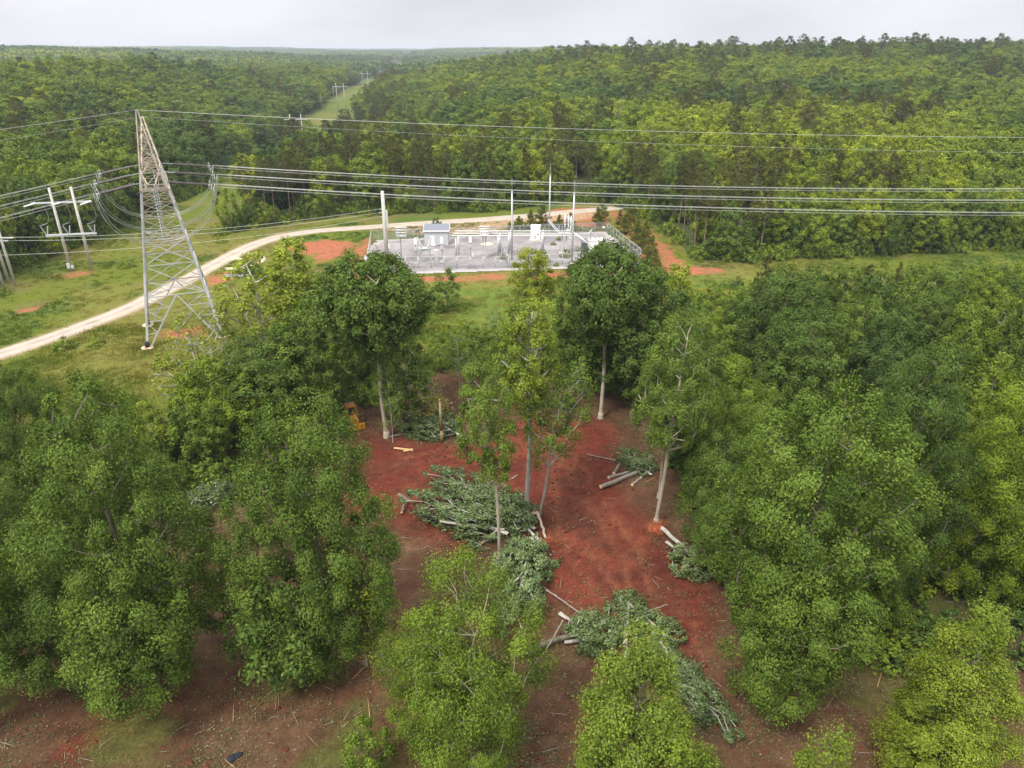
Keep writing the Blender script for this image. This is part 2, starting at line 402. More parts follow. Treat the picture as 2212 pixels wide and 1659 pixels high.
def make_tree(key, seed, H, cb, R, kind='oval', nl=90, lr=1.3, k=7, npl=360, ls=0.32, tr=0.28, lean=(0, 0), wig=0.12, mat=None, bk=None,
              asp=0.55, inner=0.35, squash=1.05, topcut=0.82, fork=None, flat=0.0, gaps=0.0, dead=0, up_bias=0.6, rmin=0.022, twigs=True, droop=0.0, sig=0.30, low=(), shell=0.0):
    rng = np.random.default_rng(seed)
    ch = H - cb
    def axis(z):
        s = np.clip(z / H, 0, 1)
        return np.stack([lean[0] * s ** 1.3 + wig * np.sin(z * 0.45 + seed), lean[1] * s ** 1.3 + wig * np.cos(z * 0.38 + seed * 2)], -1)
    # lobes fill the crown's outline, most of them near its surface
    N = 5000
    t = rng.random(N); rr = R * prof(kind, t) * np.where(rng.random(N) < inner, rng.random(N) ** 0.5 * 0.8, rng.uniform(0.72, 1.0, N))
    ph = rng.random(N) * 2 * np.pi
    rr = rr * (1 + 0.22 * np.sin(2 * ph + seed) * np.sin(3.1 * t + seed) + 0.16 * np.sin(3 * ph + 5 * t + seed * 1.7))
    z = cb + t * ch
    if flat > 0: z = cb + ch * (np.round(t * flat) + rng.normal(0, 0.10, N)) / flat
    C = np.stack([rr * np.cos(ph), rr * np.sin(ph), z], 1); C[:, :2] += axis(z)
    if gaps > 0:
        q = fbm(C[:, 0] + 3 * C[:, 2], C[:, 1] - 2 * C[:, 2], R * 0.8, 2, seed)
        C = C[q > np.quantile(q, gaps)]
    lob = fps(C, nl, rng)
    if len(low): lob = np.concatenate([lob, np.array(low, float)])
    nl = len(lob)
    zt = np.linspace(0, H * topcut, max(6, int(H * topcut / 1.2)))
    trunk = np.concatenate([axis(zt), zt[:, None]], 1)
    if fork:                                                # a second leader
        pass
    A, B, ra, rb = limb_tree(trunk, tr, lob, rng, step=1.2 if H > 12 else 0.8, rmin=rmin, droop=droop)
    mb = MB()
    big = ra > 0.09
    if big.any(): mb.segs(A[big], B[big], ra[big], rb[big], k=8, cap=False)
    if (~big).any(): mb.segs(A[~big], B[~big], ra[~big], rb[~big], k=4, cap=False)
    # root flare
    mb.lathe([(tr * 1.75, -0.3), (tr * 1.6, 0.05), (tr * 1.38, 0.35), (tr * 1.25, 0.9)], (trunk[0][0], trunk[0][1], 0), 8)
    # sprays of leaves round each lobe
    lrad = lr * rng.uniform(0.55, 1.4, nl)
    out = lob - np.concatenate([axis(lob[:, 2]), lob[:, 2:3] - 0.3], 1); out[:, 2] = 0
    out = unit(out)
    sd = rng.normal(size=(nl, k, 3)) + out[:, None] * 0.55 + np.array([0, 0, up_bias])
    sub = lob[:, None] + unit(sd) * lrad[:, None, None] * rng.uniform(0.35, 1.0, (nl, k, 1)) * np.array([1, 1, squash])
    if twigs:
        mb.segs(np.repeat(lob, k, 0), sub.reshape(-1, 3), rmin * 0.8, rmin * 0.35, k=3, cap=False)
    ns = npl // k
    lt = rng.normal(size=(nl, 1)) * 0.13; st = rng.normal(size=(nl, k)) * 0.09
    sub = sub.reshape(-1, 3)
    off = rng.normal(size=(len(sub), ns, 3)) * (np.repeat(lrad, k) * sig)[:, None, None] * np.array([1, 1, 1.1])
    pts = (sub[:, None] + off).reshape(-1, 3)
    loff = off.reshape(-1, 3)
    if shell > 0:                                           # leaves also clothe the outside of each clump
        n_ = int(npl * shell); sdir = unit(rng.normal(size=(nl, n_, 3)) + out[:, None] * 0.75 + np.array([0, 0, 0.55]))
        bump_ = 0.92 + 0.34 * np.sin(4 * sdir[..., 0] + lob[:, None, 2] * 3) * np.sin(4 * sdir[..., 1] + 2 * lob[:, None, 0]) + 0.20 * np.sin(9 * sdir[..., 2] + 5 * sdir[..., 0] + lob[:, None, 1] * 2) + 0.16 * rng.normal(size=(nl, n_))
        so = sdir * (lrad[:, None] * bump_ * 0.92)[..., None] * np.array([1, 1, 0.95])
        pts = np.concatenate([pts, (lob[:, None] + so).reshape(-1, 3)]); loff = np.concatenate([loff, so.reshape(-1, 3)])
    ax = np.concatenate([axis(pts[:, 2]), pts[:, 2:3] - 1.0], 1)
    nrm = unit(pts - ax) * 0.35 + unit(loff) * 0.85 + np.array([0, 0, 0.45]) + rng.normal(size=pts.shape) * 0.36
    tone = 0.5 + np.concatenate([np.repeat((lt + st).reshape(-1), ns), np.repeat(lt.reshape(-1), (len(pts) - len(sub) * ns) // nl)]) + rng.normal(size=len(pts)) * 0.19
    tang = unit(pts - ax) + np.array([0, 0, 0.25])
    cm = leaf_mesh(key + '_crown', pts, nrm, ls, rng, mat or M_LEAF, asp, tone, tang)
    dm = MB()
    for q in range(dead):
        pass
    tm = bpy.data.meshes.new(key + '_trunk'); set_mesh(tm, np.concatenate(mb.V), mb.F); smooth(tm); tm.materials.append(bk or M_BARK)
    PROTO[key] = dict(t=tm, c=cm, H=H, R=R)
def make_pine(key, seed, H, cb, R, nw=20, nb=6, ncl=11, ls=0.55, tr=0.22, mat=None, crown='round', needles=26, asp=0.16):
    """A loblolly pine: straight stem, whorls of limbs, tufts of needles at their ends."""
    rng = np.random.default_rng(seed)
    zt = np.linspace(0, H * 0.985, int(H / 1.1)); ax = lambda z: np.stack([0.14 * np.sin(z * 0.3 + seed), 0.14 * np.cos(z * 0.26 + seed)], -1)
    trunk = np.concatenate([ax(zt), zt[:, None]], 1)
    mb = MB()
    r = tr * (1 - 0.88 * (zt / H) ** 1.1)
    mb.segs(trunk[:-1], trunk[1:], r[:-1], r[1:], k=7, cap=False)
    mb.lathe([(tr * 1.45, -0.3), (tr * 1.3, 0.2), (tr, 1.0)], (trunk[0][0], trunk[0][1], 0), 7)
    tufts, dirs, A, B, RA, RB = [], [], [], [], [], []
    zs = cb + (H - cb) * (np.linspace(0, 1, nw) ** 0.9)
    for z in zs:
        t = (z - cb) / (H - cb)
        pr = {'round': max(0.12, math.sin(math.pi * (0.18 + 0.78 * t)) ** 0.8), 'cone': (1 - t) ** 0.8 * min(1, 0.6 + 2 * t) + 0.05}[crown]
        for b in range(max(3, int(nb * (0.7 + 0.5 * (1 - t))))):
            a = rng.random() * 2 * np.pi; ln = R * pr * rng.uniform(0.6, 1.15)
            rise = rng.uniform(0.05, 0.45) + 0.35 * t
            d = unit(np.array([math.cos(a), math.sin(a), rise])); o = np.array([*ax(np.array(z)), z])
            m = o + d * ln * 0.55; e_ = o + d * ln + np.array([0, 0, 0.08 * ln])
            rb_ = 0.018 + 0.022 * ln / R
            A += [o, m]; B += [m, e_]; RA += [rb_ * 1.6, rb_]; RB += [rb_, rb_ * 0.4]
            for q in range(max(2, int(ncl * ln / R / 2))):
                s = rng.uniform(0.42, 1.05)
                p = o + (e_ - o) * s + rng.normal(size=3) * np.array([0.16, 0.16, 0.11]) * ln * 0.9
                tufts.append(p); dirs.append(d)
        if z == zs[0]:
            for b in range(9):                              # dead stubs under the crown
                a = rng.random() * 2 * np.pi; zz = rng.uniform(cb * 0.45, cb); o = np.array([*ax(np.array(zz)), zz])
                e_ = o + np.array([math.cos(a), math.sin(a), rng.uniform(-.1, .35)]) * rng.uniform(0.5, 1.6)
                A.append(o); B.append(e_); RA.append(0.025); RB.append(0.008)
    mb.segs(A, B, RA, RB, k=3, cap=False)
    tufts = np.array(tufts); dirs = np.array(dirs)
    nd = unit(rng.normal(size=(len(tufts), needles, 3)) + 0.9 * dirs[:, None] + np.array([0, 0, 0.5]))
    pts = (tufts[:, None] + nd * ls * 0.42).reshape(-1, 3)
    nd = nd.reshape(-1, 3)
    tone = 0.5 + np.repeat(rng.normal(size=len(tufts)) * 0.16, needles) + rng.normal(size=len(pts)) * 0.13
    cm = leaf_mesh(key + '_crown', pts, rng.normal(size=pts.shape) + np.array([0, 0, 0.6]), ls, rng, mat or M_NEEDLE, asp, tone, nd * 4, fold=0.05)
    tm = bpy.data.meshes.new(key + '_trunk'); set_mesh(tm, np.concatenate(mb.V), mb.F); smooth(tm); tm.materials.append(M_BARKN)
    PROTO[key] = dict(t=tm, c=cm, H=H, R=R)

# near trees: full leaf detail
make_tree('oak_a', 11, 25, 2.5, 6.6, 'oval', nl=155, lr=1.2, npl=595, ls=0.20, tr=0.36, sig=0.29, gaps=0.08, inner=0.25, shell=0.45)
make_tree('oak_b', 12, 24, 2.5, 6.2, 'oval', nl=150, lr=1.2, npl=595, ls=0.20, tr=0.34, lean=(0.6, -0.5), sig=0.29, gaps=0.08, inner=0.25, shell=0.45)
make_tree('oak_c', 13, 24, 5.0, 6.2, 'round', nl=135, lr=1.15, npl=558, ls=0.20, tr=0.33, sig=0.29, gaps=0.08, inner=0.25, shell=0.45)
make_tree('oak_tall', 14, 23, 11.6, 6.4, 'top', nl=130, lr=1.15, npl=582, ls=0.20, tr=0.33, topcut=0.66, bk=M_BARKP, sig=0.29, gaps=0.08, inner=0.25, shell=0.45)
make_tree('oak_small', 15, 15, 2.5, 4.6, 'round', nl=80, lr=1.0, npl=396, ls=0.20, tr=0.2, sig=0.29, gaps=0.08, inner=0.25, shell=0.45)
make_tree('poplar_tall', 16, 23, 13.4, 2.9, 'column', nl=46, lr=1.0, npl=640, ls=0.17, tr=0.27, mat=M_POP, bk=M_BARKW, topcut=0.93, gaps=0.08, asp=0.8, sig=0.26)
make_tree('poplar_thin', 17, 20, 9.6, 2.8, 'column', nl=48, lr=0.9, npl=520, ls=0.165, tr=0.19, lean=(-2.0, 0), mat=M_POP, bk=M_BARKP, topcut=0.9, gaps=0.12, asp=0.75, sig=0.27)
make_tree('poplar_wide', 18, 23, 10.0, 4.2, 'oval', nl=72, lr=1.0, npl=620, ls=0.165, tr=0.24, lean=(1.6, 0.3), mat=M_POP, bk=M_BARKP, topcut=0.9, gaps=0.3, asp=0.75)
make_tree('leaner', 19, 18, 8.0, 2.9, 'oval', nl=40, lr=0.95, npl=210, ls=0.24, tr=0.17, lean=(3.6, 0.8), wig=0.25, mat=M_LEAF, bk=M_BARKW, gaps=0.2, sig=0.36)
make_tree('sparse_pale', 20, 19, 9.0, 4.0, 'broad', nl=34, lr=1.0, npl=110, ls=0.36, tr=0.24, mat=M_POP, bk=M_BARKW, gaps=0.2, rmin=0.035, sig=0.34, asp=0.7)
make_tree('dying', 21, 15, 4.0, 4.2, 'broad', nl=46, lr=1.0, npl=42, ls=0.32, tr=0.2, mat=M_POP, bk=M_BARKW, rmin=0.04, sig=0.4, asp=0.7)
make_tree('layered', 22, 17, 3.0, 5.2, 'oval', nl=86, lr=1.2, npl=700, ls=0.17, tr=0.13, topcut=0.7, wig=0.3, flat=6, squash=0.25, bk=M_BARKP, gaps=0.3, sig=0.34, rmin=0.016)
make_tree('bright_cone', 23, 18, 2.0, 4.2, 'cone', nl=84, lr=0.95, npl=620, ls=0.15, tr=0.2, mat=M_POP, asp=0.65, inner=0.2, shell=0.7)
make_tree('yellow_poplar', 24, 20, 6.0, 2.6, 'column', nl=40, lr=0.95, npl=230, ls=0.34, tr=0.18, mat=M_POP, bk=M_BARKW, gaps=0.15, asp=0.75)
make_tree('sapling', 25, 8, 1.0, 2.0, 'oval', nl=26, lr=0.7, npl=190, ls=0.25, tr=0.07, rmin=0.012)
make_tree('thin_sapling', 26, 10, 2.5, 2.1, 'oval', nl=26, lr=0.7, npl=80, ls=0.24, tr=0.06, rmin=0.012, bk=M_BARKW, sig=0.4)
make_tree('oak_c_mid', 73, 24, 5.0, 6.2, 'round', nl=135, lr=1.15, npl=234, ls=0.36, tr=0.33, sig=0.29, gaps=0.08, inner=0.25, shell=0.45)
make_tree('oak_small_mid', 75, 15, 2.5, 4.6, 'round', nl=80, lr=1.0, npl=166, ls=0.36, tr=0.2, sig=0.29, gaps=0.08, inner=0.25, shell=0.45)
make_tree('oak_tall_mid', 74, 23, 11.6, 6.4, 'top', nl=130, lr=1.15, npl=244, ls=0.36, tr=0.33, topcut=0.66, bk=M_BARKP, sig=0.29, gaps=0.08, inner=0.25, shell=0.45)
make_pine('pine_near', 27, 15, 3.5, 3.2, nw=22, nb=6, ncl=16, ls=0.42, tr=0.17, needles=24, crown='cone')
make_pine('pine_young', 28, 4.0, 0.2, 1.25, nw=11, nb=6, ncl=14, ls=0.36, tr=0.05, needles=18, crown='cone', mat=M_YOUNG)
# wood trees: the same shapes with larger sprays, for the woods beyond
FB = ['wood_a', 'wood_b', 'wood_c', 'wood_d', 'wood_e']
make_tree('wood_a', 31, 22, 2.5, 5.6, 'oval', nl=80, lr=1.35, k=6, npl=102, ls=0.58, tr=0.28, twigs=False, inner=0.15, shell=0.9)
make_tree('wood_b', 32, 20, 2.5, 6.0, 'round', nl=84, lr=1.4, k=6, npl=102, ls=0.58, tr=0.28, twigs=False, inner=0.15, shell=0.9)
make_tree('wood_c', 33, 23, 3.0, 4.6, 'oval', nl=66, lr=1.2, k=6, npl=96, ls=0.54, tr=0.24, mat=M_POP, bk=M_BARKP, twigs=False, inner=0.15, shell=0.9)
make_tree('wood_d', 34, 21, 2.5, 4.2, 'column', nl=58, lr=1.15, k=6, npl=96, ls=0.54, tr=0.22, mat=M_POP, bk=M_BARKP, twigs=False, inner=0.15, shell=0.9)
make_tree('wood_e', 35, 18, 2.0, 6.2, 'broad', nl=80, lr=1.5, k=6, npl=102, ls=0.60, tr=0.26, twigs=False, inner=0.15, shell=0.9)
FP = ['wood_pine_a', 'wood_pine_b', 'wood_pine_c']
make_pine('wood_pine_a', 36, 23, 11.0, 3.1, nw=15, nb=5, ncl=8, ls=0.85, tr=0.20, needles=10, asp=0.20)
make_pine('wood_pine_b', 37, 21, 8.5, 2.7, nw=16, nb=5, ncl=8, ls=0.80, tr=0.18, needles=10, asp=0.20, crown='cone')
make_pine('wood_pine_c', 38, 24, 13.5, 3.4, nw=13, nb=6, ncl=8, ls=0.90, tr=0.22, needles=10, asp=0.20)
make_tree('bush', 39, 2.2, 0.1, 1.3, 'broad', nl=16, lr=0.5, k=4, npl=44, ls=0.34, tr=0.03, rmin=0.012, twigs=False)
def plant(name, label, cat, key, xy, H=None, R=None, tint=0.5, rz=None, group=None, part=True, tilt=(0, 0)):
    p = PROTO[key]
    sz = (H or p['H']) / p['H']; sx = (R / p['R']) if R else sz
    x, y = float(xy[0]), float(xy[1])
    o = thing(name, label, cat, (x, y, float(g(x, y)) - 0.05), RNG.uniform(0, 6.28) if rz is None else rz, group)
    o.rotation_euler[0], o.rotation_euler[1] = tilt
    o.scale = (sx, sx, sz)
    t = link('trunk', p['t'], o)
    c = link('crown', p['c'], o); c['tint'] = float(np.clip(tint, 0, 1)); t['tint'] = 0.5
    return o
# ------------------------------------------------------------------ ground: one sheet out to the horizon
def px(pts): return np.array([P(u, v, 0.0)[:2] for u, v in pts])
def inside(poly, x, y):
    r = np.zeros(x.shape, bool); n = len(poly)
    for i in range(n):
        (x1, y1), (x2, y2) = poly[i], poly[(i + 1) % n]
        if y1 != y2:
            c = (y1 > y) != (y2 > y)
            r ^= c & (x < (x2 - x1) * (y - y1) / (y2 - y1) + x1)
    return r
def pdist(poly, x, y, closed=True):
    d = np.full(x.shape, 1e9); n = len(poly)
    for i in range(n if closed else n - 1):
        a, b = np.array(poly[i]), np.array(poly[(i + 1) % n]); ab = b - a
        t = np.clip(((x - a[0]) * ab[0] + (y - a[1]) * ab[1]) / max(1e-9, ab @ ab), 0, 1)
        d = np.minimum(d, np.hypot(x - a[0] - t * ab[0], y - a[1] - t * ab[1]))
    return d
def mask(poly, x, y, soft, warp=0.0, ws=4.0, off=0.0):
    """1 inside the outline, 0 outside, with a ragged edge."""
    if warp:
        x = x + warp * 2 * (fbm(x, y, ws, 3, off) - 0.5); y = y + warp * 2 * (fbm(x, y, ws, 3, off + 9) - 0.5)
    d = pdist(poly, x, y); d = np.where(inside(poly, x, y), -d, d)
    return 1 - sstep(-soft, soft, d)
def xL(y): return np.interp(y, [60, 150, 250, 300, 440, 665, 1000, 3000, 9000], [-118, -111, -109, -117, -142, -170, -207, -425, -1075])
def xR(y): return np.interp(y, [185, 250, 300, 440, 665, 1000, 3000, 9000], [-76, -86, -92, -110, -135, -172, -388, -1030])
_tl = np.array([P(u, v)[:2] for u, v in [(487, 506), (600, 484), (747, 466), (860, 463), (1075, 456), (1160, 444), (1250, 436), (1312, 438), (1376, 462), (1438, 500), (1500, 558), (1607, 566), (1767, 558), (1990, 547), (2207, 538)]])
_tl = np.concatenate([[[-90, 200]], _tl, [[_tl[-1, 0] + 60, _tl[-1, 1] + 4], [2000, 230]]])
def yR(x): return np.interp(x, _tl[:, 0], _tl[:, 1])
def wood_depth(x, y):
    """Metres inside the woods beyond the cleared strip (negative outside)."""
    r = np.minimum(y - yR(x), np.where(y > 185, x - xR(y), 1e3)); l = np.where(y > 125, xL(y) - x, -1e3)
    return np.maximum(r, l)
ROAD = px([(-160, 812), (-60, 784), (0, 766), (130, 723), (270, 671), (390, 611), (470, 568), (540, 531), (610, 508), (700, 497), (780, 492), (860, 486), (950, 480), (1050, 474), (1150, 466), (1230, 458), (1300, 452), (1345, 448)])
PAD = px([(768, 592), (872, 594), (1106, 586), (1398, 578), (1352, 536), (1312, 500), (1180, 504), (1050, 508), (806, 519)])
CLEAR = px([(690, 1010), (752, 880), (870, 838), (960, 800), (1060, 806), (1230, 835), (1330, 846), (1425, 905), (1470, 1050), (1580, 1180), (1700, 1280), (1830, 1390), (1950, 1420), (2300, 1440), (2700, 2600), (-700, 2600), (-500, 1500), (0, 1390), (360, 1270), (370, 1130), (480, 1090), (700, 1110)])
RED = px([(745, 1110), (790, 960), (770, 905), (850, 955), (960, 955), (1050, 960), (1170, 885), (1250, 905), (1300, 930), (1345, 1010), (1370, 1090), (1440, 1150), (1530, 1240), (1520, 1400), (1420, 1440), (1300, 1390), (1190, 1300), (1180, 1180), (1110, 1120), (960, 1180), (850, 1120)])
REDS = [px(p) for p in ([(640, 545), (700, 520), (770, 530), (700, 572)], [(1316, 456), (1356, 460), (1396, 490), (1432, 523), (1482, 575), (1400, 594), (1386, 562), (1372, 532), (1336, 490)],
        [(756, 600), (772, 530), (800, 512), (812, 520), (778, 580), (772, 594), (880, 598), (1140, 590), (1420, 580), (1430, 592), (1150, 604), (890, 612)], [(1390, 580), (1470, 572), (1570, 582), (1560, 592), (1420, 594)],
        [(1120, 472), (1200, 452), (1300, 446), (1316, 470), (1300, 492), (1200, 486)], [(120, 592), (180, 584), (205, 592), (150, 600)], [(35, 668), (90, 660), (88, 672), (40, 678)], [(440, 600), (500, 585), (520, 605), (450, 622)],
        [(600, 530), (690, 517), (760, 521), (770, 530), (690, 536), (640, 545), (600, 540)], [(345, 715), (430, 700), (450, 725), (380, 735)])]
REDP = px([(120, 1600), (240, 1565), (300, 1580), (250, 1620), (130, 1640)])
DAMP = px([(40, 1500), (500, 1420), (900, 1440), (1300, 1540), (1250, 1590), (700, 1530), (300, 1560), (40, 1580)])

gx = np.unique(np.concatenate([np.arange(-150, 150.1, 0.6), np.arange(-420, -150, 6), np.arange(150, 420, 6), np.linspace(-420, -9000, 60), np.linspace(420, 9000, 60)]))
gy = np.unique(np.concatenate([np.arange(12, 236, 0.6), np.arange(-60, 12, 6), np.arange(236, 1100, 7), np.geomspace(1100, 14000, 90)]))
GX, GY = np.meshgrid(gx, gy); gxf, gyf = GX.ravel(), GY.ravel()
near = (gyf < 240) & (np.abs(gxf) < 152)
gz = g(gxf, gyf)
nx, ny = gxf[near], gyf[near]
m_clear = mask(CLEAR, nx, ny, 1.2, 2.2, 6.0, 1); m_red = mask(RED, nx, ny, 2.0, 2.6, 7.0, 2) * m_clear
relief = 0.16 * (fbm(nx, ny, 3.0, 4, 4) - 0.5) + 0.35 * (fbm(nx, ny, 11, 2, 6) - 0.5)
d_ = (nx * 0.55 - ny * 0.83)                                # machine tracks drag the soil along the clearing
ruts = 0.17 * np.sin(d_ * 3.3 + 2.5 * vnoise(nx, ny, 9, 3)) * sstep(0.45, 0.7, vnoise(nx, ny, 8, 12))
pad_m = mask(PAD, nx, ny, 0.8); road_m = 1 - sstep(2.0, 5.0, pdist(ROAD, nx, ny, False))
TRACKS = [px(p) for p in ([(1190, 920), (1262, 1050), (1325, 1150), (1450, 1300), (1500, 1430)], [(850, 1005), (1000, 965), (1185, 965), (1290, 1085), (1370, 1200), (1400, 1360)], [(-60, 1575), (250, 1530), (520, 1500), (900, 1520), (1250, 1600)], [(880, 1075), (960, 1010), (1230, 940), (1300, 900)], [(1215, 1010), (1230, 1180), (1330, 1300), (1460, 1400), (1600, 1560)])]
tr_ = np.zeros(len(nx))
for q_, p in enumerate(TRACKS):
    s0 = np.concatenate([[0], np.cumsum(np.linalg.norm(np.diff(p, axis=0), axis=1))]); tt = np.linspace(0, s0[-1], 40); c_ = np.stack([np.interp(tt, s0, p[:, 0]), np.interp(tt, s0, p[:, 1])], 1)
    for _ in range(12): c_[1:-1] = 0.25 * c_[:-2] + 0.5 * c_[1:-1] + 0.25 * c_[2:]
    sel_ = np.nonzero((nx > c_[:, 0].min() - 3) & (nx < c_[:, 0].max() + 3) & (ny > c_[:, 1].min() - 3) & (ny < c_[:, 1].max() + 3))[0]
    d0 = pdist(c_, nx[sel_] + 0.5 * (fbm(nx[sel_], ny[sel_], 3, 2, 150) - .5), ny[sel_], False)
    tr_[sel_] = np.maximum(tr_[sel_], np.exp(-((d0 - 0.95) / 0.36) ** 2) * sstep(0.30, 0.5, fbm(nx[sel_], ny[sel_], 6, 2, 151 + q_)))
relief = relief - 0.16 * tr_
h = (0.05 + 0.95 * m_clear) * relief + m_red * ruts + 0.10 * (1 - m_clear) * (fbm(nx, ny, 1.6, 2, 8) - 0.5)
gz[near] += h * (1 - pad_m) * (1 - road_m)
def mixc(a, b, f): return a * (1 - f[:, None]) + np.array(b)[None] * f[:, None]
n = len(gxf); col = np.tile(np.array([0.055, 0.070, 0.024]), (n, 1)); veg = np.zeros(n)
def grass_col(x, y):
    a = fbm(x, y, 26, 4, 21); b = fbm(x, y, 7, 3, 22)
    c = np.tile(np.array([0.098, 0.118, 0.014]), (len(x), 1))
    c = mixc(c, (0.060, 0.100, 0.020), sstep(0.42, 0.62, b)); c = mixc(c, (0.150, 0.132, 0.034), 0.8 * sstep(0.50, 0.66, a))
    return mixc(c, (0.15, 0.095, 0.055), 0.6 * sstep(0.60, 0.72, fbm(x, y, 13, 3, 24)))
open_ = 1 - sstep(-2, 3, wood_depth(gxf, gyf))
col = col * (1 - open_[:, None]) + grass_col(gxf, gyf) * open_[:, None]; veg = open_.copy()
cn = col[near]; vn = veg[near]
# rough growth and flowers in front of the fenced yard
strip = mask(px([(860, 612), (1300, 600), (1580, 600), (1600, 690), (1450, 720), (1180, 690), (930, 740), (890, 690)]), nx, ny, 4, 3, 8, 3)
cn = mixc(cn, (0.085, 0.135, 0.022), strip * sstep(0.35, 0.6, fbm(nx, ny, 5, 3, 31))); cn = mixc(cn, (0.25, 0.15, 0.035), 0.55 * strip * sstep(0.52, 0.66, fbm(nx, ny, 6, 4, 33)))
for k, p in enumerate(REDS):
    m = mask(p, nx, ny, 1.3, 2.0, 4.0, 40 + k) * np.clip(0.65 + 1.4 * (fbm(nx, ny, 2.6, 4, 50) - 0.30), 0, 1); m = np.clip(m, 0, 1)
    cn = mixc(cn, (0.27, 0.095, 0.050), m); vn *= 1 - m
# woodland floor in the near stands, in the leaf litter's own dark brown
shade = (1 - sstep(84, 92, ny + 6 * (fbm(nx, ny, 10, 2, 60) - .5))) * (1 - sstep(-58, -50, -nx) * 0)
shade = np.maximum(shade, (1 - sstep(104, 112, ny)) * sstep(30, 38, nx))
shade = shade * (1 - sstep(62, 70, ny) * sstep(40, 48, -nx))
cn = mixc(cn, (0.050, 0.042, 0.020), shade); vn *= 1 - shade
cn = mixc(cn, (0.074, 0.037, 0.021), m_clear); vn *= 1 - m_clear
lit = fbm(nx, ny, 2.6, 4, 70); cn = mixc(cn, (0.100, 0.056, 0.031), m_clear * sstep(0.45, 0.7, lit))
cn = mixc(cn, (0.106, 0.0245, 0.0150), m_red * (0.65 + 0.35 * sstep(0.35, 0.6, fbm(nx, ny, 4, 4, 71))))
cn = mixc(cn, (0.142, 0.038, 0.021), m_red * 0.9 * sstep(0.50, 0.66, fbm(nx + ny, (ny - nx) * 0.35, 3.5, 4, 72)))
cn = mixc(cn, (0.052, 0.018, 0.014), m_red * 0.5 * sstep(0.52, 0.70, fbm(nx, ny, 4, 4, 73)))
cn = mixc(cn, (0.175, 0.066, 0.034), 0.5 * tr_ * m_clear); cn = mixc(cn, (0.13, 0.030, 0.018), mask(REDP, nx, ny, 0.8, 1.2, 3, 74)); cn = mixc(cn, (0.092, 0.045, 0.024), 0.6 * mask(DAMP, nx, ny, 1.5, 1.5, 5, 75))
gp = m_clear * (1 - m_red) * sstep(0.50, 0.66, fbm(nx, ny, 5.5, 4, 76)) * (1 - sstep(36, 46, ny))
cn = mixc(cn, (0.070, 0.070, 0.020), 0.75 * gp); vn = np.maximum(vn, 0.5 * gp)
rp = mask(px([(1870, 1290), (1990, 1250), (2080, 1330), (1960, 1410), (1880, 1380)]), nx, ny, 1.5, 1.2, 4, 77)
cn = mixc(cn, (0.060, 0.066, 0.018), rp)
sh = 1 - sstep(1.6, 4.2, pdist(ROAD, nx, ny, False) + 1.6 * (fbm(nx, ny, 3, 3, 80) - .5))
cn = mixc(cn, (0.25, 0.18, 0.11), sh * 0.8); vn *= 1 - sh
turn = mask(px([(820, 492), (1050, 478), (1250, 452), (1300, 462), (1240, 478), (1100, 490), (1050, 506), (900, 506)]), nx, ny, 1.5, 2, 5, 82)
cn = mixc(cn, (0.30, 0.20, 0.125), turn * 0.85); vn *= 1 - turn
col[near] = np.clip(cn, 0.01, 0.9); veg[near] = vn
gm = bpy.data.meshes.new('ground')
ci, cj = np.meshgrid(np.arange(len(gx) - 1), np.arange(len(gy) - 1)); q = (cj * len(gx) + ci).ravel()
set_mesh(gm, np.stack([gxf, gyf, gz], 1), [np.stack([q, q + 1, q + 1 + len(gx), q + len(gx)], 1)]); smooth(gm)
ca = gm.attributes.new('soil', 'FLOAT_COLOR', 'POINT'); ca.data.foreach_set('color', np.concatenate([col, np.ones((n, 1))], 1).astype(np.float32).ravel())
va = gm.attributes.new('veg', 'FLOAT', 'POINT'); va.data.foreach_set('value', veg.astype(np.float32))
t = NT('ground')
base = t.attr('soil').outputs['Color']; vg = t.attr('veg').outputs['Fac']
f1, f2, f3 = t.noise(0.9, 6), t.noise(4.5, 5, rough=0.7), t.noise(0.22, 4)
k = t.math('MULTIPLY', t.rng(f1, 0.28, 0.72, 0.72, 1.3), t.math('MULTIPLY', t.rng(f2, 0.25, 0.75, 0.55, 1.48), t.rng(t.noise(17, 3), 0.3, 0.7, 0.78, 1.25)))
c1 = t.mix(1.0, base, t.n('ShaderNodeCombineColor', i={0: k, 1: k, 2: k}).outputs[0], 'MULTIPLY')
gcol = t.ramp(f2, [(0.30, (0.045, 0.075, 0.010)), (0.48, (0.085, 0.114, 0.013)), (0.62, (0.125, 0.130, 0.022)), (0.75, (0.165, 0.140, 0.045))])
c2 = t.mix(t.math('MULTIPLY', vg, t.rng(f1, 0.35, 0.65, 0.15, 0.6)), c1, gcol)
t.bsdf(c2, 0.95, 0.1, bump=t.math('ADD', f1, t.math('MULTIPLY', f2, 0.5)), bs=0.5, bd=0.15)
gm.materials.append(t.m)
tag(link('ground', gm), kind='structure')

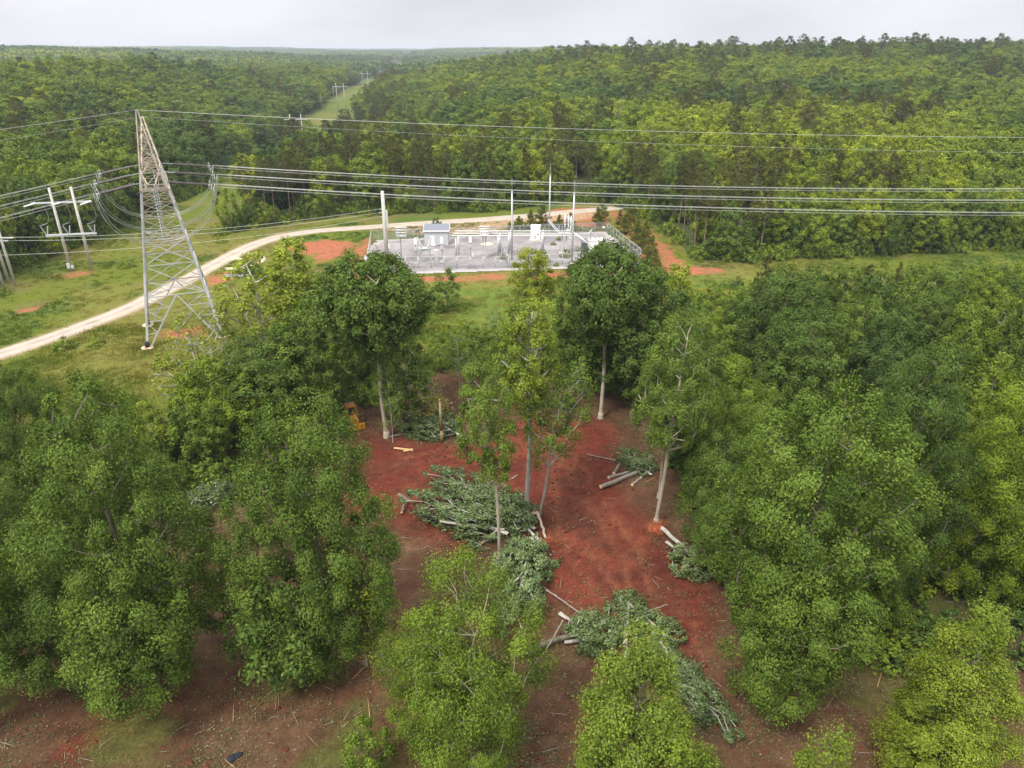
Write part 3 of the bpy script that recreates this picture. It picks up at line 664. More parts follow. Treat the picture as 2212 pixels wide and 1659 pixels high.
# the gravel road, laid on the ground
def ribbon(name, line, width, mat, lift, jit=0.35, step=0.7, across=7, wfun=None):
    seg = np.linalg.norm(np.diff(line, axis=0), axis=1); s = np.concatenate([[0], np.cumsum(seg)])
    tt = np.arange(0, s[-1], step)
    # smooth the surveyed points
    c = np.stack([np.interp(tt, s, line[:, 0]), np.interp(tt, s, line[:, 1])], 1)
    for _ in range(60): c[1:-1] = 0.25 * c[:-2] + 0.5 * c[1:-1] + 0.25 * c[2:]
    d = unit(np.gradient(c, axis=0)); nn = np.stack([-d[:, 1], d[:, 0]], 1)
    w = np.full(len(tt), width / 2) if wfun is None else wfun(tt / s[-1]) / 2
    a = np.linspace(-1, 1, across)
    W = w[:, None] * a[None] ; W[:, 0] -= jit * fbm(tt, tt * 0 + 3, 2.5, 3, 5); W[:, -1] += jit * fbm(tt, tt * 0 + 8, 2.5, 3, 6)
    X = c[:, None, 0] + nn[:, None, 0] * W; Y = c[:, None, 1] + nn[:, None, 1] * W
    Z = g(X, Y) + lift + 0.05 * (1 - a[None] ** 2) - 0.05 * (np.abs(a[None]) > 0.95)
    i, j = np.meshgrid(np.arange(across - 1), np.arange(len(tt) - 1)); q = (j * across + i).ravel()
    me = bpy.data.meshes.new(name); set_mesh(me, np.stack([X, Y, Z], -1).reshape(-1, 3), [np.stack([q, q + 1, q + 1 + across, q + across], 1)[:, ::-1]]); smooth(me)
    uv = np.tile(a, len(tt)); at = me.attributes.new('across', 'FLOAT', 'POINT'); at.data.foreach_set('value', uv.astype(np.float32))
    me.materials.append(mat)
    return tag(link(name, me), kind='structure')
t = NT('gravel')
ac = t.math('ABSOLUTE', t.attr('across').outputs['Fac'])
f1, f2 = t.noise(0.35, 5), t.noise(7, 4, rough=0.7)
wheel = t.rng(t.math('ABSOLUTE', t.math('SUBTRACT', ac, 0.5)), 0.0, 0.35, 1.0, 0.0)
cc = t.ramp(t.math('ADD', t.math('MULTIPLY', f1, 0.55), t.math('MULTIPLY', f2, 0.45)), [(0.32, (0.24, 0.195, 0.15)), (0.52, (0.34, 0.29, 0.235)), (0.72, (0.43, 0.38, 0.33))])
cc = t.mix(t.math('MULTIPLY', wheel, 0.7), cc, (0.44, 0.39, 0.34))
cc = t.mix(t.math('MULTIPLY', t.rng(ac, 0.72, 1.0, 0, 0.8), t.rng(f1, 0.4, 0.6, 0.3, 1.0)), cc, (0.33, 0.25, 0.155))
t.bsdf(cc, 0.95, 0.1, bump=f2, bs=0.5, bd=0.08)
ribbon('gravel_road', ROAD, 4.3, t.m, 0.05, wfun=lambda s: np.interp(s, [0, 0.6, 0.8, 1.0], [4.2, 4.6, 6.0, 5.0]))

# the stone bed of the fenced yard
t = NT('yard_stone')
f1, f2, f3 = t.noise(0.16, 5), t.noise(1.1, 5), t.noise(9, 3)
cc = t.ramp(f1, [(0.34, (0.165, 0.150, 0.152)), (0.5, (0.235, 0.217, 0.217)), (0.68, (0.31, 0.29, 0.288))])
cc = t.mix(t.rng(f2, 0.55, 0.72, 0, 0.55), cc, (0.11, 0.10, 0.105)); cc = t.mix(t.rng(f2, 0.28, 0.42, 0.5, 0), cc, (0.32, 0.295, 0.285))
edge = t.attr('edge').outputs['Fac']
cc = t.mix(edge, cc, (0.37, 0.345, 0.33))
kk = t.rng(f3, 0.3, 0.7, 0.8, 1.2); cc = t.mix(1.0, cc, t.n('ShaderNodeCombineColor', i={0: kk, 1: kk, 2: kk}).outputs[0], 'MULTIPLY')
t.bsdf(cc, 0.95, 0.1, bump=f3, bs=0.4, bd=0.05)
qx, qy = np.meshgrid(np.arange(PAD[:, 0].min() - 1, PAD[:, 0].max() + 2, 0.6), np.arange(PAD[:, 1].min() - 1, PAD[:, 1].max() + 2, 0.6))
wx = qx + 0.9 * (fbm(qx, qy, 4, 3, 90) - 0.5) * 2; dd = pdist(PAD, wx.ravel(), qy.ravel()).reshape(qx.shape); ins = inside(PAD, wx, qy)
ok = ins & (dd > 0.05)
vi = np.arange(qx.size).reshape(qx.shape)
fc = ok[:-1, :-1] & ok[1:, :-1] & ok[:-1, 1:] & ok[1:, 1:]
pm = bpy.data.meshes.new('yard')
set_mesh(pm, np.stack([qx, qy, g(qx, qy) + 0.10], -1).reshape(-1, 3), [np.stack([vi[:-1, :-1][fc], vi[:-1, 1:][fc], vi[1:, 1:][fc], vi[1:, :-1][fc]], 1)]); smooth(pm)
at = pm.attributes.new('edge', 'FLOAT', 'POINT'); at.data.foreach_set('value', ((1 - sstep(1.5, 2.6, dd)) * 0.8).astype(np.float32).ravel())
pm.materials.append(t.m)
tag(link('yard_ground', pm), kind='structure')
# ------------------------------------------------------------------ woods: nearest rows tree by tree, the rest as masses
def scatter(name, protos, pts, idx, tint, rz, sxy, sz, label=None, cat=None, tilt=None):
    """One object whose points each carry one of the given shapes; kind = stuff."""
    me = bpy.data.meshes.new(name); me.vertices.add(len(pts)); me.vertices.foreach_set('co', np.asarray(pts, np.float32).ravel())
    n = len(pts)
    rot = np.zeros((n, 3), np.float32); rot[:, 2] = rz
    if tilt is not None: rot[:, :2] = tilt
    scl = np.stack([sxy, sxy, sz], 1).astype(np.float32)
    for nm, ty, key, v in (('which', 'INT', 'value', np.asarray(idx, np.int32)), ('tint', 'FLOAT', 'value', np.asarray(tint, np.float32)),
                           ('turn', 'FLOAT_VECTOR', 'vector', rot.ravel()), ('size', 'FLOAT_VECTOR', 'vector', scl.ravel())):
        a = me.attributes.new(nm, ty, 'POINT'); a.data.foreach_set(key, v)
    o = link(name, me); tag(o, label, cat, None, 'stuff')
    ng = bpy.data.node_groups.new(name, 'GeometryNodeTree')
    ng.interface.new_socket('Geometry', in_out='INPUT', socket_type='NodeSocketGeometry'); ng.interface.new_socket('Geometry', in_out='OUTPUT', socket_type='NodeSocketGeometry')
    N = ng.nodes.new; K = ng.links.new
    gi, go, jn = N('NodeGroupInput'), N('NodeGroupOutput'), N('GeometryNodeJoinGeometry')
    def named(nm, ty):
        x = N('GeometryNodeInputNamedAttribute'); x.data_type = ty; x.inputs['Name'].default_value = nm
        return next(s for s in x.outputs if s.enabled and s.name == 'Attribute')
    w, tr, sc = named('which', 'INT'), named('turn', 'FLOAT_VECTOR'), named('size', 'FLOAT_VECTOR')
    e2r = N('FunctionNodeEulerToRotation'); K(tr, e2r.inputs[0])
    for i, objs in enumerate(protos):
        pj = N('GeometryNodeJoinGeometry')
        for ob in objs:
            oi = N('GeometryNodeObjectInfo'); oi.transform_space = 'ORIGINAL'; oi.inputs['Object'].default_value = ob; oi.inputs['As Instance'].default_value = True
            K(oi.outputs['Geometry'], pj.inputs[0])
        cm = N('FunctionNodeCompare'); cm.data_type = 'INT'; cm.operation = 'EQUAL'
        K(w, next(s for s in cm.inputs if s.enabled and s.name == 'A')); next(s for s in cm.inputs if s.enabled and s.name == 'B').default_value = i
        ip = N('GeometryNodeInstanceOnPoints')
        K(gi.outputs[0], ip.inputs['Points']); K(cm.outputs[0], ip.inputs['Selection']); K(pj.outputs[0], ip.inputs['Instance'])
        K(e2r.outputs[0], ip.inputs['Rotation']); K(sc, ip.inputs['Scale']); K(ip.outputs[0], jn.inputs[0])
    K(jn.outputs[0], go.inputs[0])
    md = o.modifiers.new('spread', 'NODES'); md.node_group = ng
    return o
def src(name, me):                                          # a shape only used through scatter(): kept out of the scene itself
    return bpy.data.objects.new(name, me)
for key in PROTO: PROTO[key]['o'] = (src(key + '_trunk_shape', PROTO[key]['t']), src(key + '_crown_shape', PROTO[key]['c']))
R2 = np.random.default_rng(99)
def cells(y0, y1, s, pad=25):
    ys = np.arange(y0, y1, s); out = []
    for y in ys:
        hw = (y + 20) * 0.735 + pad; xs = np.arange(-hw, hw, s)
        out.append(np.stack([xs + (0.5 * s if int(y / s) % 2 else 0), np.full(len(xs), y)], 1))
    p = np.concatenate(out); return p + R2.uniform(-0.42, 0.42, p.shape) * s
pts = np.concatenate([cells(126, 240, 6.0), cells(240, 560, 10.2), cells(560, 1150, 13.0)])
wd = wood_depth(pts[:, 0], pts[:, 1]); ok_ = wd > np.interp(pts[:, 1], [200, 330, 600], [2.0, 5.5, 7.5]); pts, wd = pts[ok_], wd[ok_]
X, Y = pts[:, 0], pts[:, 1]; n = len(pts)
isL = (xL(Y) - X) > 0
pn = fbm(X, Y, 60, 3, 101)
pine_p = np.where(isL, 0.05 + 0.4 * (pn > 0.64), 0.05 + 0.55 * (pn > 0.61))
stand = (~isL) & (X < 62) & (wd < 75); pine_p = np.where(stand, np.interp(wd, [0, 32, 55], [0.84, 0.70, 0.15]), pine_p)
ridge = (~isL) & (Y > 560) & (X > 60); pine_p = np.where(ridge, 0.42, pine_p)
edgeR = (~isL) & (X > 62) & (wd < 14); pine_p = np.where(edgeR, 0.05, pine_p)
darkp = (np.hypot((X - 92) / 16, (Y - 262) / 16) < 1) & (R2.random(n) < 0.75); pine_p = np.where(darkp, 1, pine_p)
young_stand = np.exp(-(((X - 112) / 42) ** 2 + ((Y - 285) / 40) ** 2)); pine_p = np.where((young_stand > 0.4) & ~darkp, 0.03, pine_p)  # a stand of young trees with yellow-green leaves
pine = R2.random(n) < pine_p
big = fbm(X, Y, 120, 3, 103)
tint = 0.52 + 1.1 * (big - 0.5) + R2.normal(size=n) * 0.24 + 0.50 * young_stand
tint += np.where((~isL) & (X > 50) & (Y < 380), 0.22, 0) + np.where(isL, 0.10, 0) - np.where(Y > 600, 0.05, 0)
pop = R2.random(n) < np.clip(0.25 + 0.8 * young_stand + 0.5 * (fbm(X, Y, 45, 2, 105) - 0.5), 0.05, 0.95)
kindi = np.where(pine, 5 + R2.integers(0, 3, n), np.where(pop, 2 + R2.integers(0, 2, n), R2.choice([0, 1, 4], n)))
tint = np.clip(np.where(pine, 0.45 + 0.9 * (big - .5) + R2.normal(size=n) * 0.22, tint + np.where(pop, 0.12, 0)), 0, 1)
sz = R2.uniform(0.80, 1.12, n) * np.where(Y > 560, 1.05, 1.0)
sz *= np.where(~isL & ~stand, np.interp(wd, [0, 12, 40], [0.56, 0.72, 1.0]), 1.0); sz *= np.where(stand, 0.80, 1.0) * np.where(isL, np.interp(wd, [0, 25], [0.8, 1.0]), 1)
sz *= np.where(darkp, 1.12, 1.0) * np.where(ridge & pine, R2.uniform(0.9, 1.15, n), 1.0)
rzs = R2.uniform(0, 6.283, n); sxy = sz * R2.uniform(0.85, 1.15, n) * np.where(pine, np.interp(Y, [200, 300], [1.1, 1.35]), np.interp(Y, [160, 240, 300, 700], [0.9, 1.15, 1.5, 1.7])); sxy = np.where(edgeR, np.maximum(sxy, 0.72), sxy)
zz = g(X, Y) - 0.1
KEYS = FB + FP
# which trees stand in the first rows and in the picture
uu, vv = uv_of(X, Y, zz + 10)
inv = (uu > 5) & (uu < 2207)
row = (wd / 6.0).astype(int)
zone = np.where(isL, 0, np.where(X < 62, 1, 2))
cand = inv & (Y < 340) & (((zone == 0) & (row < 9) & (Y > 150)) | ((zone == 1) & (row < 9)) | ((zone == 2) & (row < 9)))
order = np.argsort(np.where(cand, Y + 4 * row, 1e9))
lim = {False: 205, True: 150}; own = np.zeros(n, bool); cnt = {False: 0, True: 0}
for i in order:
    if not cand[i]: break
    k_ = bool(pine[i])
    if cnt[k_] < lim[k_]: own[i] = True; cnt[k_] += 1
ORD = 'first second third fourth fifth sixth seventh eighth ninth tenth eleventh twelfth thirteenth fourteenth fifteenth sixteenth seventeenth eighteenth nineteenth'.split()
TENS = ['', '', 'twenty', 'thirty', 'forty', 'fifty', 'sixty', 'seventy', 'eighty', 'ninety']
def ordn(k):
    k += 1
    if k < 20: return ORD[k - 1]
    if k % 10 == 0: return TENS[k // 10][:-1] + 'ieth'
    return TENS[k // 10] + '-' + ORD[k % 10 - 1]
ROWW = ['front row', 'second row', 'third row', 'fourth row', 'fifth row', 'sixth row', 'seventh row', 'eighth row', 'ninth row']
WHERE = {0: 'wood beyond the left poles', 1: 'stand behind the gravel road', 2: 'wood behind the grass strip'}
START = {0: 'from its left end', 1: 'from the corridor end', 2: 'from the red track'}
for z_ in (0, 1, 2):
    for r_ in range(9):
        for pk in (False, True):
            ids = [i for i in np.nonzero(own & (zone == z_) & (row == r_) & (pine == pk))[0]]
            ids.sort(key=lambda i: uu[i])
            for q_, i in enumerate(ids):
                ti = tint[i]
                cw = ('dull brownish', 'olive', 'fresh green')[int(min(2, ti * 3))] if pk else ('dark green', 'mid green', 'yellow green')[int(min(2, ti * 3))]
                shp = {0: 'oval', 1: 'round', 2: 'pointed', 3: 'narrow', 4: 'spreading', 5: 'tall', 6: 'slim', 7: 'bare-stemmed'}[int(kindi[i])]
                lab = f"{cw} {shp} {'pine' if pk else 'broadleaf'}, {ordn(q_)} {START[z_]}, {ROWW[r_]}, {WHERE[z_]}"
                key = KEYS[kindi[i]]
                p = PROTO[key]
                o = thing('pine_tree' if pk else 'broadleaf_tree', lab, 'pine tree' if pk else 'tree', (X[i], Y[i], zz[i]), rzs[i], ('pines' if pk else 'broadleaf trees') + ' of the ' + WHERE[z_])
                o.scale = (sxy[i], sxy[i], sz[i])
                link('trunk', p['t'], o); c = link('crown', p['c'], o); c['tint'] = float(ti)
rest = ~own
ss = lambda a: a[rest]
for nm, sel, off in (('broadleaf_forest', rest & ~pine, 0), ('pine_forest', rest & pine, 5)):
    pr = [PROTO[k]['o'] for k in (FB if off == 0 else FP)]
    scatter(nm, pr, np.stack([X, Y, zz], 1)[sel], kindi[sel] - off, tint[sel], rzs[sel], sxy[sel], sz[sel],
            'dense mixed green broadleaf forest covering the low hills' if off == 0 else 'dark olive pines scattered through the forested hills', 'forest')
# brush along the wood edges
bp = cells(126, 340, 1.7, 10); d = wood_depth(bp[:, 0], bp[:, 1])
bp = bp[(d > -1.0) & (d < 9) & (R2.random(len(bp)) < np.interp(d, [-1, 1, 6, 9], [0.25, 0.8, 0.5, 0.1]))]
m = len(bp); s_ = R2.uniform(0.5, 1.5, m)
scatter('undergrowth', [PROTO['bush']['o'], PROTO['sapling']['o']], np.stack([bp[:, 0], bp[:, 1], g(bp[:, 0], bp[:, 1])], 1), (R2.random(m) < 0.12).astype(int), np.clip(0.55 + 0.25 * R2.normal(size=m), 0, 1),
        R2.uniform(0, 6.28, m), s_, s_ * R2.uniform(0.8, 1.4, m) * 0.9, 'leafy green undergrowth along the edges of the woods', 'undergrowth')
# canopy of the far woods, a patch of crowns at a time
rp = np.random.default_rng(5)
cp, cl = [], []
for k in range(64):
    c = np.array([rp.uniform(-32, 32), rp.uniform(-32, 32), 0]); r = rp.uniform(3.6, 6.2); hh = rp.uniform(13, 23)
    d = unit(rp.normal(size=(46, 3)) + np.array([0, 0, 0.7])); cp.append(c + np.array([0, 0, hh - r]) + d * np.array([r, r, r * 1.15]) * rp.uniform(0.75, 1.05, (46, 1)))
    cl.append(np.clip(0.5 + rp.normal() * 0.2 + rp.normal(size=46) * 0.14, 0, 1))
cp = np.concatenate(cp)
PATCH = leaf_mesh('far_canopy_shape', cp, rp.normal(size=cp.shape) * 0.5 + np.array([0, 0, 0.8]), 3.4, rp, M_LEAF, 0.8, np.concatenate(cl))
pf = []
for y0, y1, s in ((1150, 2400, 52), (2400, 4500, 74), (4500, 9500, 150)):
    q = cells(y0, y1, s, 100); pf.append(np.concatenate([q, np.full((len(q), 1), s / 52)], 1))
pf = np.concatenate(pf); keep = (np.abs(pf[:, 0] - corr_x(pf[:, 1])) > 24 + 20 * pf[:, 2]); pf = pf[keep]
m = len(pf); far_sun_tint = np.clip(0.30 + 1.3 * (fbm(pf[:, 0], pf[:, 1], 700, 3, 111) - 0.5) + 0.5 * (fbm(pf[:, 0], pf[:, 1] * 3, 900, 2, 113) > 0.55) + 0.1 * R2.normal(size=m), 0, 1)  # species tone by noise; the stepped brighter bands paint in distant sunlit patches
scatter('far_forest', [[src('far_canopy_shape', PATCH)]], np.stack([pf[:, 0], pf[:, 1], g(pf[:, 0], pf[:, 1]) - 3], 1), np.zeros(m, int), far_sun_tint, R2.uniform(0, 6.28, m), pf[:, 2] * 1.1, R2.uniform(0.9, 1.2, m),
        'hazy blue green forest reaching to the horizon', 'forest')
print('woods', n, 'own', cnt, 'far', m)
# ------------------------------------------------------------------ the trees of the clearing and round it, one by one
def at(u, v): return P(u, v)[:2]
def hero(name, label, key, base, top_v, R=None, tint=0.5, rz=None, group=None, cat='tree', tilt=(0, 0)):
    """base: where its foot shows; top_v: the row its top reaches."""
    xy = at(*base) if len(base) == 2 else np.array(base[:2])
    H = Zat(xy[1], top_v) - float(g(*xy))
    if xy[1] > 66 and key + '_mid' in PROTO: key += '_mid'
    return plant(name, label, cat, key, xy, H, R, tint, rz, group, tilt=tilt)
# left stand
hero('oak_tree', 'huge dense green oak with a full rounded crown filling the left of the clearing', 'oak_a', (340, 1462), 846, 5.3, 0.36, 0.4)
hero('oak_tree', 'tall dense oak whose crown hangs over the left edge of the red clearing', 'oak_b', (718, 1447), 893, 4.8, 0.34, 2.2)
hero('oak_tree', 'small dark oak tucked under the front of the huge left oak', 'oak_small', (330, 1530), 1215, 4.2, 0.42, 1.0)
hero('oak_tree', 'bushy green tree with two bare stems showing at the lower left corner', 'oak_small', (-25, 1545), 1080, 4.0, 0.50, 2.0)
hero('broadleaf_tree', 'dark leafy tree under the left oak beside its shaded lower boughs', 'oak_small', (165, 1480), 1230, 3.6, 0.30, 3.0)
hero('broadleaf_tree', 'dark green tree rising behind the huge left oak near the grass', 'oak_c', (112, 1150), 795, 3.6, 0.34, 0.2)
hero('broadleaf_tree', 'dull brownish green tree at the left edge before the grass', 'oak_small', (10, 1110), 836, 3.4, 0.16, 1.2)
hero('broadleaf_tree', 'yellow leaved low tree at the left edge under darker trees', 'oak_small', (14, 1150), 975, 2.6, 1.0, 0.5)
hero('broadleaf_tree', 'shaded green tree at the left edge below the yellow leaved one', 'oak_small', (-10, 1330), 1040, 4.2, 0.35, 2.7)
hero('broadleaf_tree', 'low green tree in the gap behind the two big left oaks', 'sapling', (425, 1000), 870, 2.4, 0.52, 1.7)
hero('broadleaf_tree', 'leafy small tree beside the gap, just left of the second oak crown', 'oak_small', (470, 1000), 880, 2.1, 0.50, 0.9)
hero('broadleaf_tree', 'lower leafy bough tree against the front of the second oak', 'sapling', (640, 1470), 1240, 3.0, 0.28, 0.3)
hero('broadleaf_tree', 'young tree filling the lower left of the second oak crown', 'sapling', (560, 1440), 1250, 2.2, 0.30, 2.3)
hero('broadleaf_tree', 'spindly tree with yellowing leaves right of the second oak trunk', 'thin_sapling', (790, 1440), 1215, 2.0, 0.88, 0.3)
# behind the clearing, left
hero('oak_tree', 'mid green oak before the pale tree, its crown left of the forked trunk', 'oak_c', (700, 918), 668, 4.9, 0.40, 0.0)
hero('oak_tree', 'bluish green oak crowded left of the mid green oak', 'oak_c', (600, 945), 735, 4.8, 0.28, 1.4)
hero('oak_tree', 'dark oak on a tall bare forked trunk at the clearing edge', 'oak_tall', (833, 943), 566, 5.8, 0.30, 2.4)
hero('broadleaf_tree', 'airy light green tree with pale spreading limbs beside the lattice tower', 'sparse_pale', (588, 850), 552, 4.6, 0.95, 0.8)
hero('poplar_tree', 'glossy green slender poplar between the pale limbed tree and dark forked oak', 'yellow_poplar', (664, 850), 536, 3.1, 0.88, 0.3)
hero('broadleaf_tree', 'half dead tree of bare white limbs with sparse yellow green leaves', 'dying', (455, 905), 676, 4.6, 0.80, 0.5)
hero('broadleaf_tree', 'smaller half dead white limbed tree just right of the other one', 'dying', (480, 915), 715, 3.4, 0.72, 2.9)
hero('broadleaf_tree', 'bright green low tree in front of the half dead white limbed trees', 'oak_small', (475, 960), 790, 3.6, 0.74, 2.0)
hero('broadleaf_tree', 'yellow green bushy tree left of the bluish green oak', 'oak_small', (545, 960), 805, 3.0, 0.66, 1.1)
hero('broadleaf_tree', 'small green tree behind the bare forked trunk', 'oak_small', (868, 905), 740, 3.4, 0.40, 2.2)
hero('broadleaf_tree', 'thin twiggy tree just right of the bare forked trunk', 'thin_sapling', (848, 955), 775, 1.7, 0.42, 1.5)
hero('broadleaf_tree', 'leafy thin tree at the clearing edge beyond the bare forked trunk', 'thin_sapling', (890, 925), 755, 2.8, 0.44, 0.1)
for q_, (u, v, tv, R_, ti, lab) in enumerate([(950, 800, 725, 1.8, .60, 'leftmost of the small trees backing the clearing'), (992, 832, 715, 2.0, .44, 'twiggy small tree with pale stems at the back of the clearing'),
        (1040, 812, 722, 2.1, .50, 'dark small tree at the back of the clearing behind the leafy poplar'), (975, 770, 705, 1.6, .66, 'bright small tree at the grass edge behind the clearing'),
        (1010, 745, 692, 1.7, .70, 'low bright shrub tree in the rough grass behind the clearing'), (1085, 790, 705, 2.1, .55, 'small tree in shade left of the tall poplar crown'), (1070, 735, 668, 1.6, .30, 'small half bare tree in the rough grass')]):
    hero('small_tree', lab, 'thin_sapling' if q_ in (1, 6) else 'sapling', (u, v), tv, R_, ti)
# the slender trees left standing on the clearing
hero('poplar_tree', 'bright yellow poplar top standing in front of the fenced yard', 'poplar_tall', (1145, 800), 547, 3.0, 0.95, 2.9)
hero('poplar_tree', 'tallest slender poplar with a long bare trunk in mid clearing', 'poplar_tall', (1140, 1118), 662, 2.9, 0.68, 0.6)
hero('poplar_tree', 'second slender poplar rising from the brush pile, leafy to half its height', 'poplar_thin', (1082, 1205), 797, 2.3, 0.48, 0.0)
hero('broadleaf_tree', 'leaning sparse tree with a curved pale trunk right of the tallest poplar', 'leaner', (1163, 1122), 795, 2.6, 0.46, 0.1)
hero('poplar_tree', 'broad grey green poplar on a leaning pale trunk, right of the clearing', 'poplar_wide', (1418, 1133), 690, 3.7, 0.36, 0.2)
hero('poplar_tree', 'thin companion stem close behind the broad grey green poplar', 'poplar_thin', (1420, 1075), 800, 2.0, 0.36, 2.0)
hero('oak_tree', 'big dark oak on a straight trunk behind the clearing, before the yard', 'oak_tall', (1298, 902), 545, 5.4, 0.26, 0.4)
hero('oak_tree', 'dark oak right of the big straight trunked one, crowns merged', 'oak_c', (1366, 895), 590, 5.6, 0.24, 2.0)
hero('oak_tree', 'dark oak left of the big straight trunked one with bare lower limbs', 'oak_c', (1252, 850), 590, 4.1, 0.30, 1.0)
hero('oak_tree', 'shaded low oak filling the back of the dark clump', 'oak_small', (1330, 850), 700, 4.6, 0.26, 1.6)
hero('poplar_tree', 'thin yellow green poplar at the right of the dark oak clump', 'yellow_poplar', (1438, 850), 588, 2.2, 0.84, 0.3)
hero('broadleaf_tree', 'dense green tree hugging the left side of the dark oak clump', 'sapling', (1205, 805), 690, 2.0, 0.36, 0.3)
# right stand
hero('oak_tree', 'largest oak on the right with a broad crown and bare branches inside', 'oak_c', (1682, 1488), 862, 5.5, 0.38, 1.3)
hero('oak_tree', 'low leafy oak hanging from the foot of the largest right oak', 'oak_small', (1660, 1550), 1215, 3.6, 0.42, 0.2)
hero('oak_tree', 'tall dark green oak behind the largest right oak', 'oak_a', (1880, 1295), 772, 4.2, 0.20, 1.8)
hero('oak_tree', 'rounded grey green oak in the middle of the right stand', 'oak_c', (1702, 955), 686, 4.6, 0.24, 0.7)
hero('oak_tree', 'grey green oak at the grass edge, behind the rounded one', 'oak_c', (1664, 850), 597, 4.8, 0.22, 2.3)
hero('broadleaf_tree', 'yellowish green tall tree at the right edge of the picture', 'oak_a', (2085, 1300), 800, 4.6, 0.70, 2.6)
hero('broadleaf_tree', 'bright olive tree beyond the right edge, cut by it', 'oak_c', (2220, 1290), 850, 4.6, 0.74, 0.6)
hero('broadleaf_tree', 'dark understory tree beneath the broad grey green poplar', 'oak_small', (1530, 1190), 950, 3.0, 0.30, 0.5)
hero('broadleaf_tree', 'mid green tree between the poplar and the largest right oak', 'oak_small', (1590, 1080), 850, 3.2, 0.56, 1.5)
hero('broadleaf_tree', 'low tree right of the clearing behind the white fallen trunk', 'oak_small', (1570, 1260), 1050, 3.2, 0.36, 2.9)
hero('broadleaf_tree', 'dense olive tree behind the poplar at the wood edge', 'oak_small', (1560, 960), 785, 3.2, 0.62, 0.2)
hero('broadleaf_tree', 'shaded tree at the wood edge right of the cut logs', 'oak_small', (1480, 1010), 860, 3.2, 0.30, 0.9)
hero('broadleaf_tree', 'green tree with a visible fork above the largest right oak', 'oak_small', (1640, 1010), 845, 3.2, 0.40, 2.4)
hero('small_tree', 'young tree at the grass edge beside the dark oak clump', 'sapling', (1500, 830), 700, 3.0, 0.48, 0.4)
hero('small_tree', 'leafy young tree behind the broad grey green poplar', 'sapling', (1470, 880), 720, 3.0, 0.36, 1.4)
hero('small_tree', 'olive young tree in the rough growth near the wood edge', 'sapling', (1560, 845), 715, 3.0, 0.58, 2.4)
rest_u = [(1880, 900, 690), (1960, 850, 640), (2040, 880, 665), (2120, 850, 640), (2190, 880, 660), (1900, 980, 760), (2000, 990, 760), (2090, 1010, 770), (2180, 1020, 760), (1820, 860, 655), (1850, 810, 615), (1930, 780, 600), (2010, 790, 605), (2080, 770, 590), (2150, 780, 610), (2205, 760, 605)]
wds = ['round grey green', 'dark green', 'olive green', 'fresh green', 'dull green', 'bluish green', 'deep green', 'light green', 'olive brown', 'bushy green', 'pale grey green', 'shrubby green', 'leafy mid green', 'bright green', 'dense green', 'yellow olive']
tn = [.12, .26, .56, .62, .42, .10, .30, .66, .5, .46, .14, .50, .40, .70, .34, .76]
for q_, (u, v, tv) in enumerate(rest_u):
    hero('broadleaf_tree', f'{wds[q_]} tree in the right stand, {ordn(q_ if q_ < 9 else q_ - 9)} of its {"near" if q_ < 9 else "far"} trees before the grass', ['oak_small', 'oak_c', 'oak_small', 'wood_c'][q_ % 4], (u, v), tv, [3.3, 3.7, 3.0, 2.8][q_ % 4], tn[q_])
for q_, (u, v, tv, R_, lab) in enumerate([(1632, 745, 555, 3.0, 'dark feathery pine standing alone where the grass strip begins'), (1848, 730, 575, 3.2, 'feathery olive pine in mid grass strip edge, before the wood'), (2035, 735, 590, 3.2, 'open feathery pine right of the other lone pines'),
        (2140, 740, 590, 2.6, 'narrow feathery pine near the right edge'), (1905, 745, 570, 2.2, 'slim green pine between two feathery ones')]):
    hero('pine_tree', lab, 'pine_near', (u, v), tv, R_, 0.35 + 0.12 * q_, None, None, 'pine tree')
for q_, (u, v, tv, k_, R_, ti) in enumerate([(1610, 760, 640, 'oak_small', 3.6, .40), (1660, 720, 600, 'sapling', 2.6, .60), (1735, 735, 590, 'oak_small', 3.6, .34), (1800, 725, 585, 'oak_small', 3.4, .52), (1875, 735, 578, 'wood_c', 2.8, .62), (1960, 730, 582, 'oak_small', 3.6, .44), (2070, 725, 575, 'wood_c', 3.0, .58), (2110, 735, 586, 'oak_small', 3.6, .36), (2180, 730, 572, 'oak_small', 3.6, .64), (1520, 745, 665, 'sapling', 2.2, .50)]):
    hero('broadleaf_tree', f'tree at the edge of the grass strip, {ordn(q_)} from the dark oak clump', k_, (u, v), tv, R_, ti)
# bottom edge
hero('poplar_tree', 'bright leaved poplar filling the lower right corner', 'bright_cone', (27.8, 31.5, 0), 1330, 4.0, 0.72, 0.4)
hero('broadleaf_tree', 'bright yellow green pointed tree at the bottom, right of the layered one', 'bright_cone', (6.9, 27.0, 0), 1385, 4.3, 0.60, 0.4)
hero('broadleaf_tree', 'tip of a green tree showing at the bottom edge', 'bright_cone', (13.2, 20.5, 0), 1612, 3.0, 0.62, 2.4)
hero('broadleaf_tree', 'open layered tree with flat sprays and grey limbs, bottom middle', 'layered', (-2.6, 33.2, 0), 1230, 4.3, 0.56, 0.4)
hero('broadleaf_tree', 'lower open layered tree just left of the larger layered one', 'layered', (-5.6, 34.8, 0), 1330, 3.0, 0.60, 1.9)
hero('small_tree', 'shrubby young tree at the bottom edge on bare brown soil', 'sapling', (800, 1690), 1570, 1.4, 0.55, 0.2)
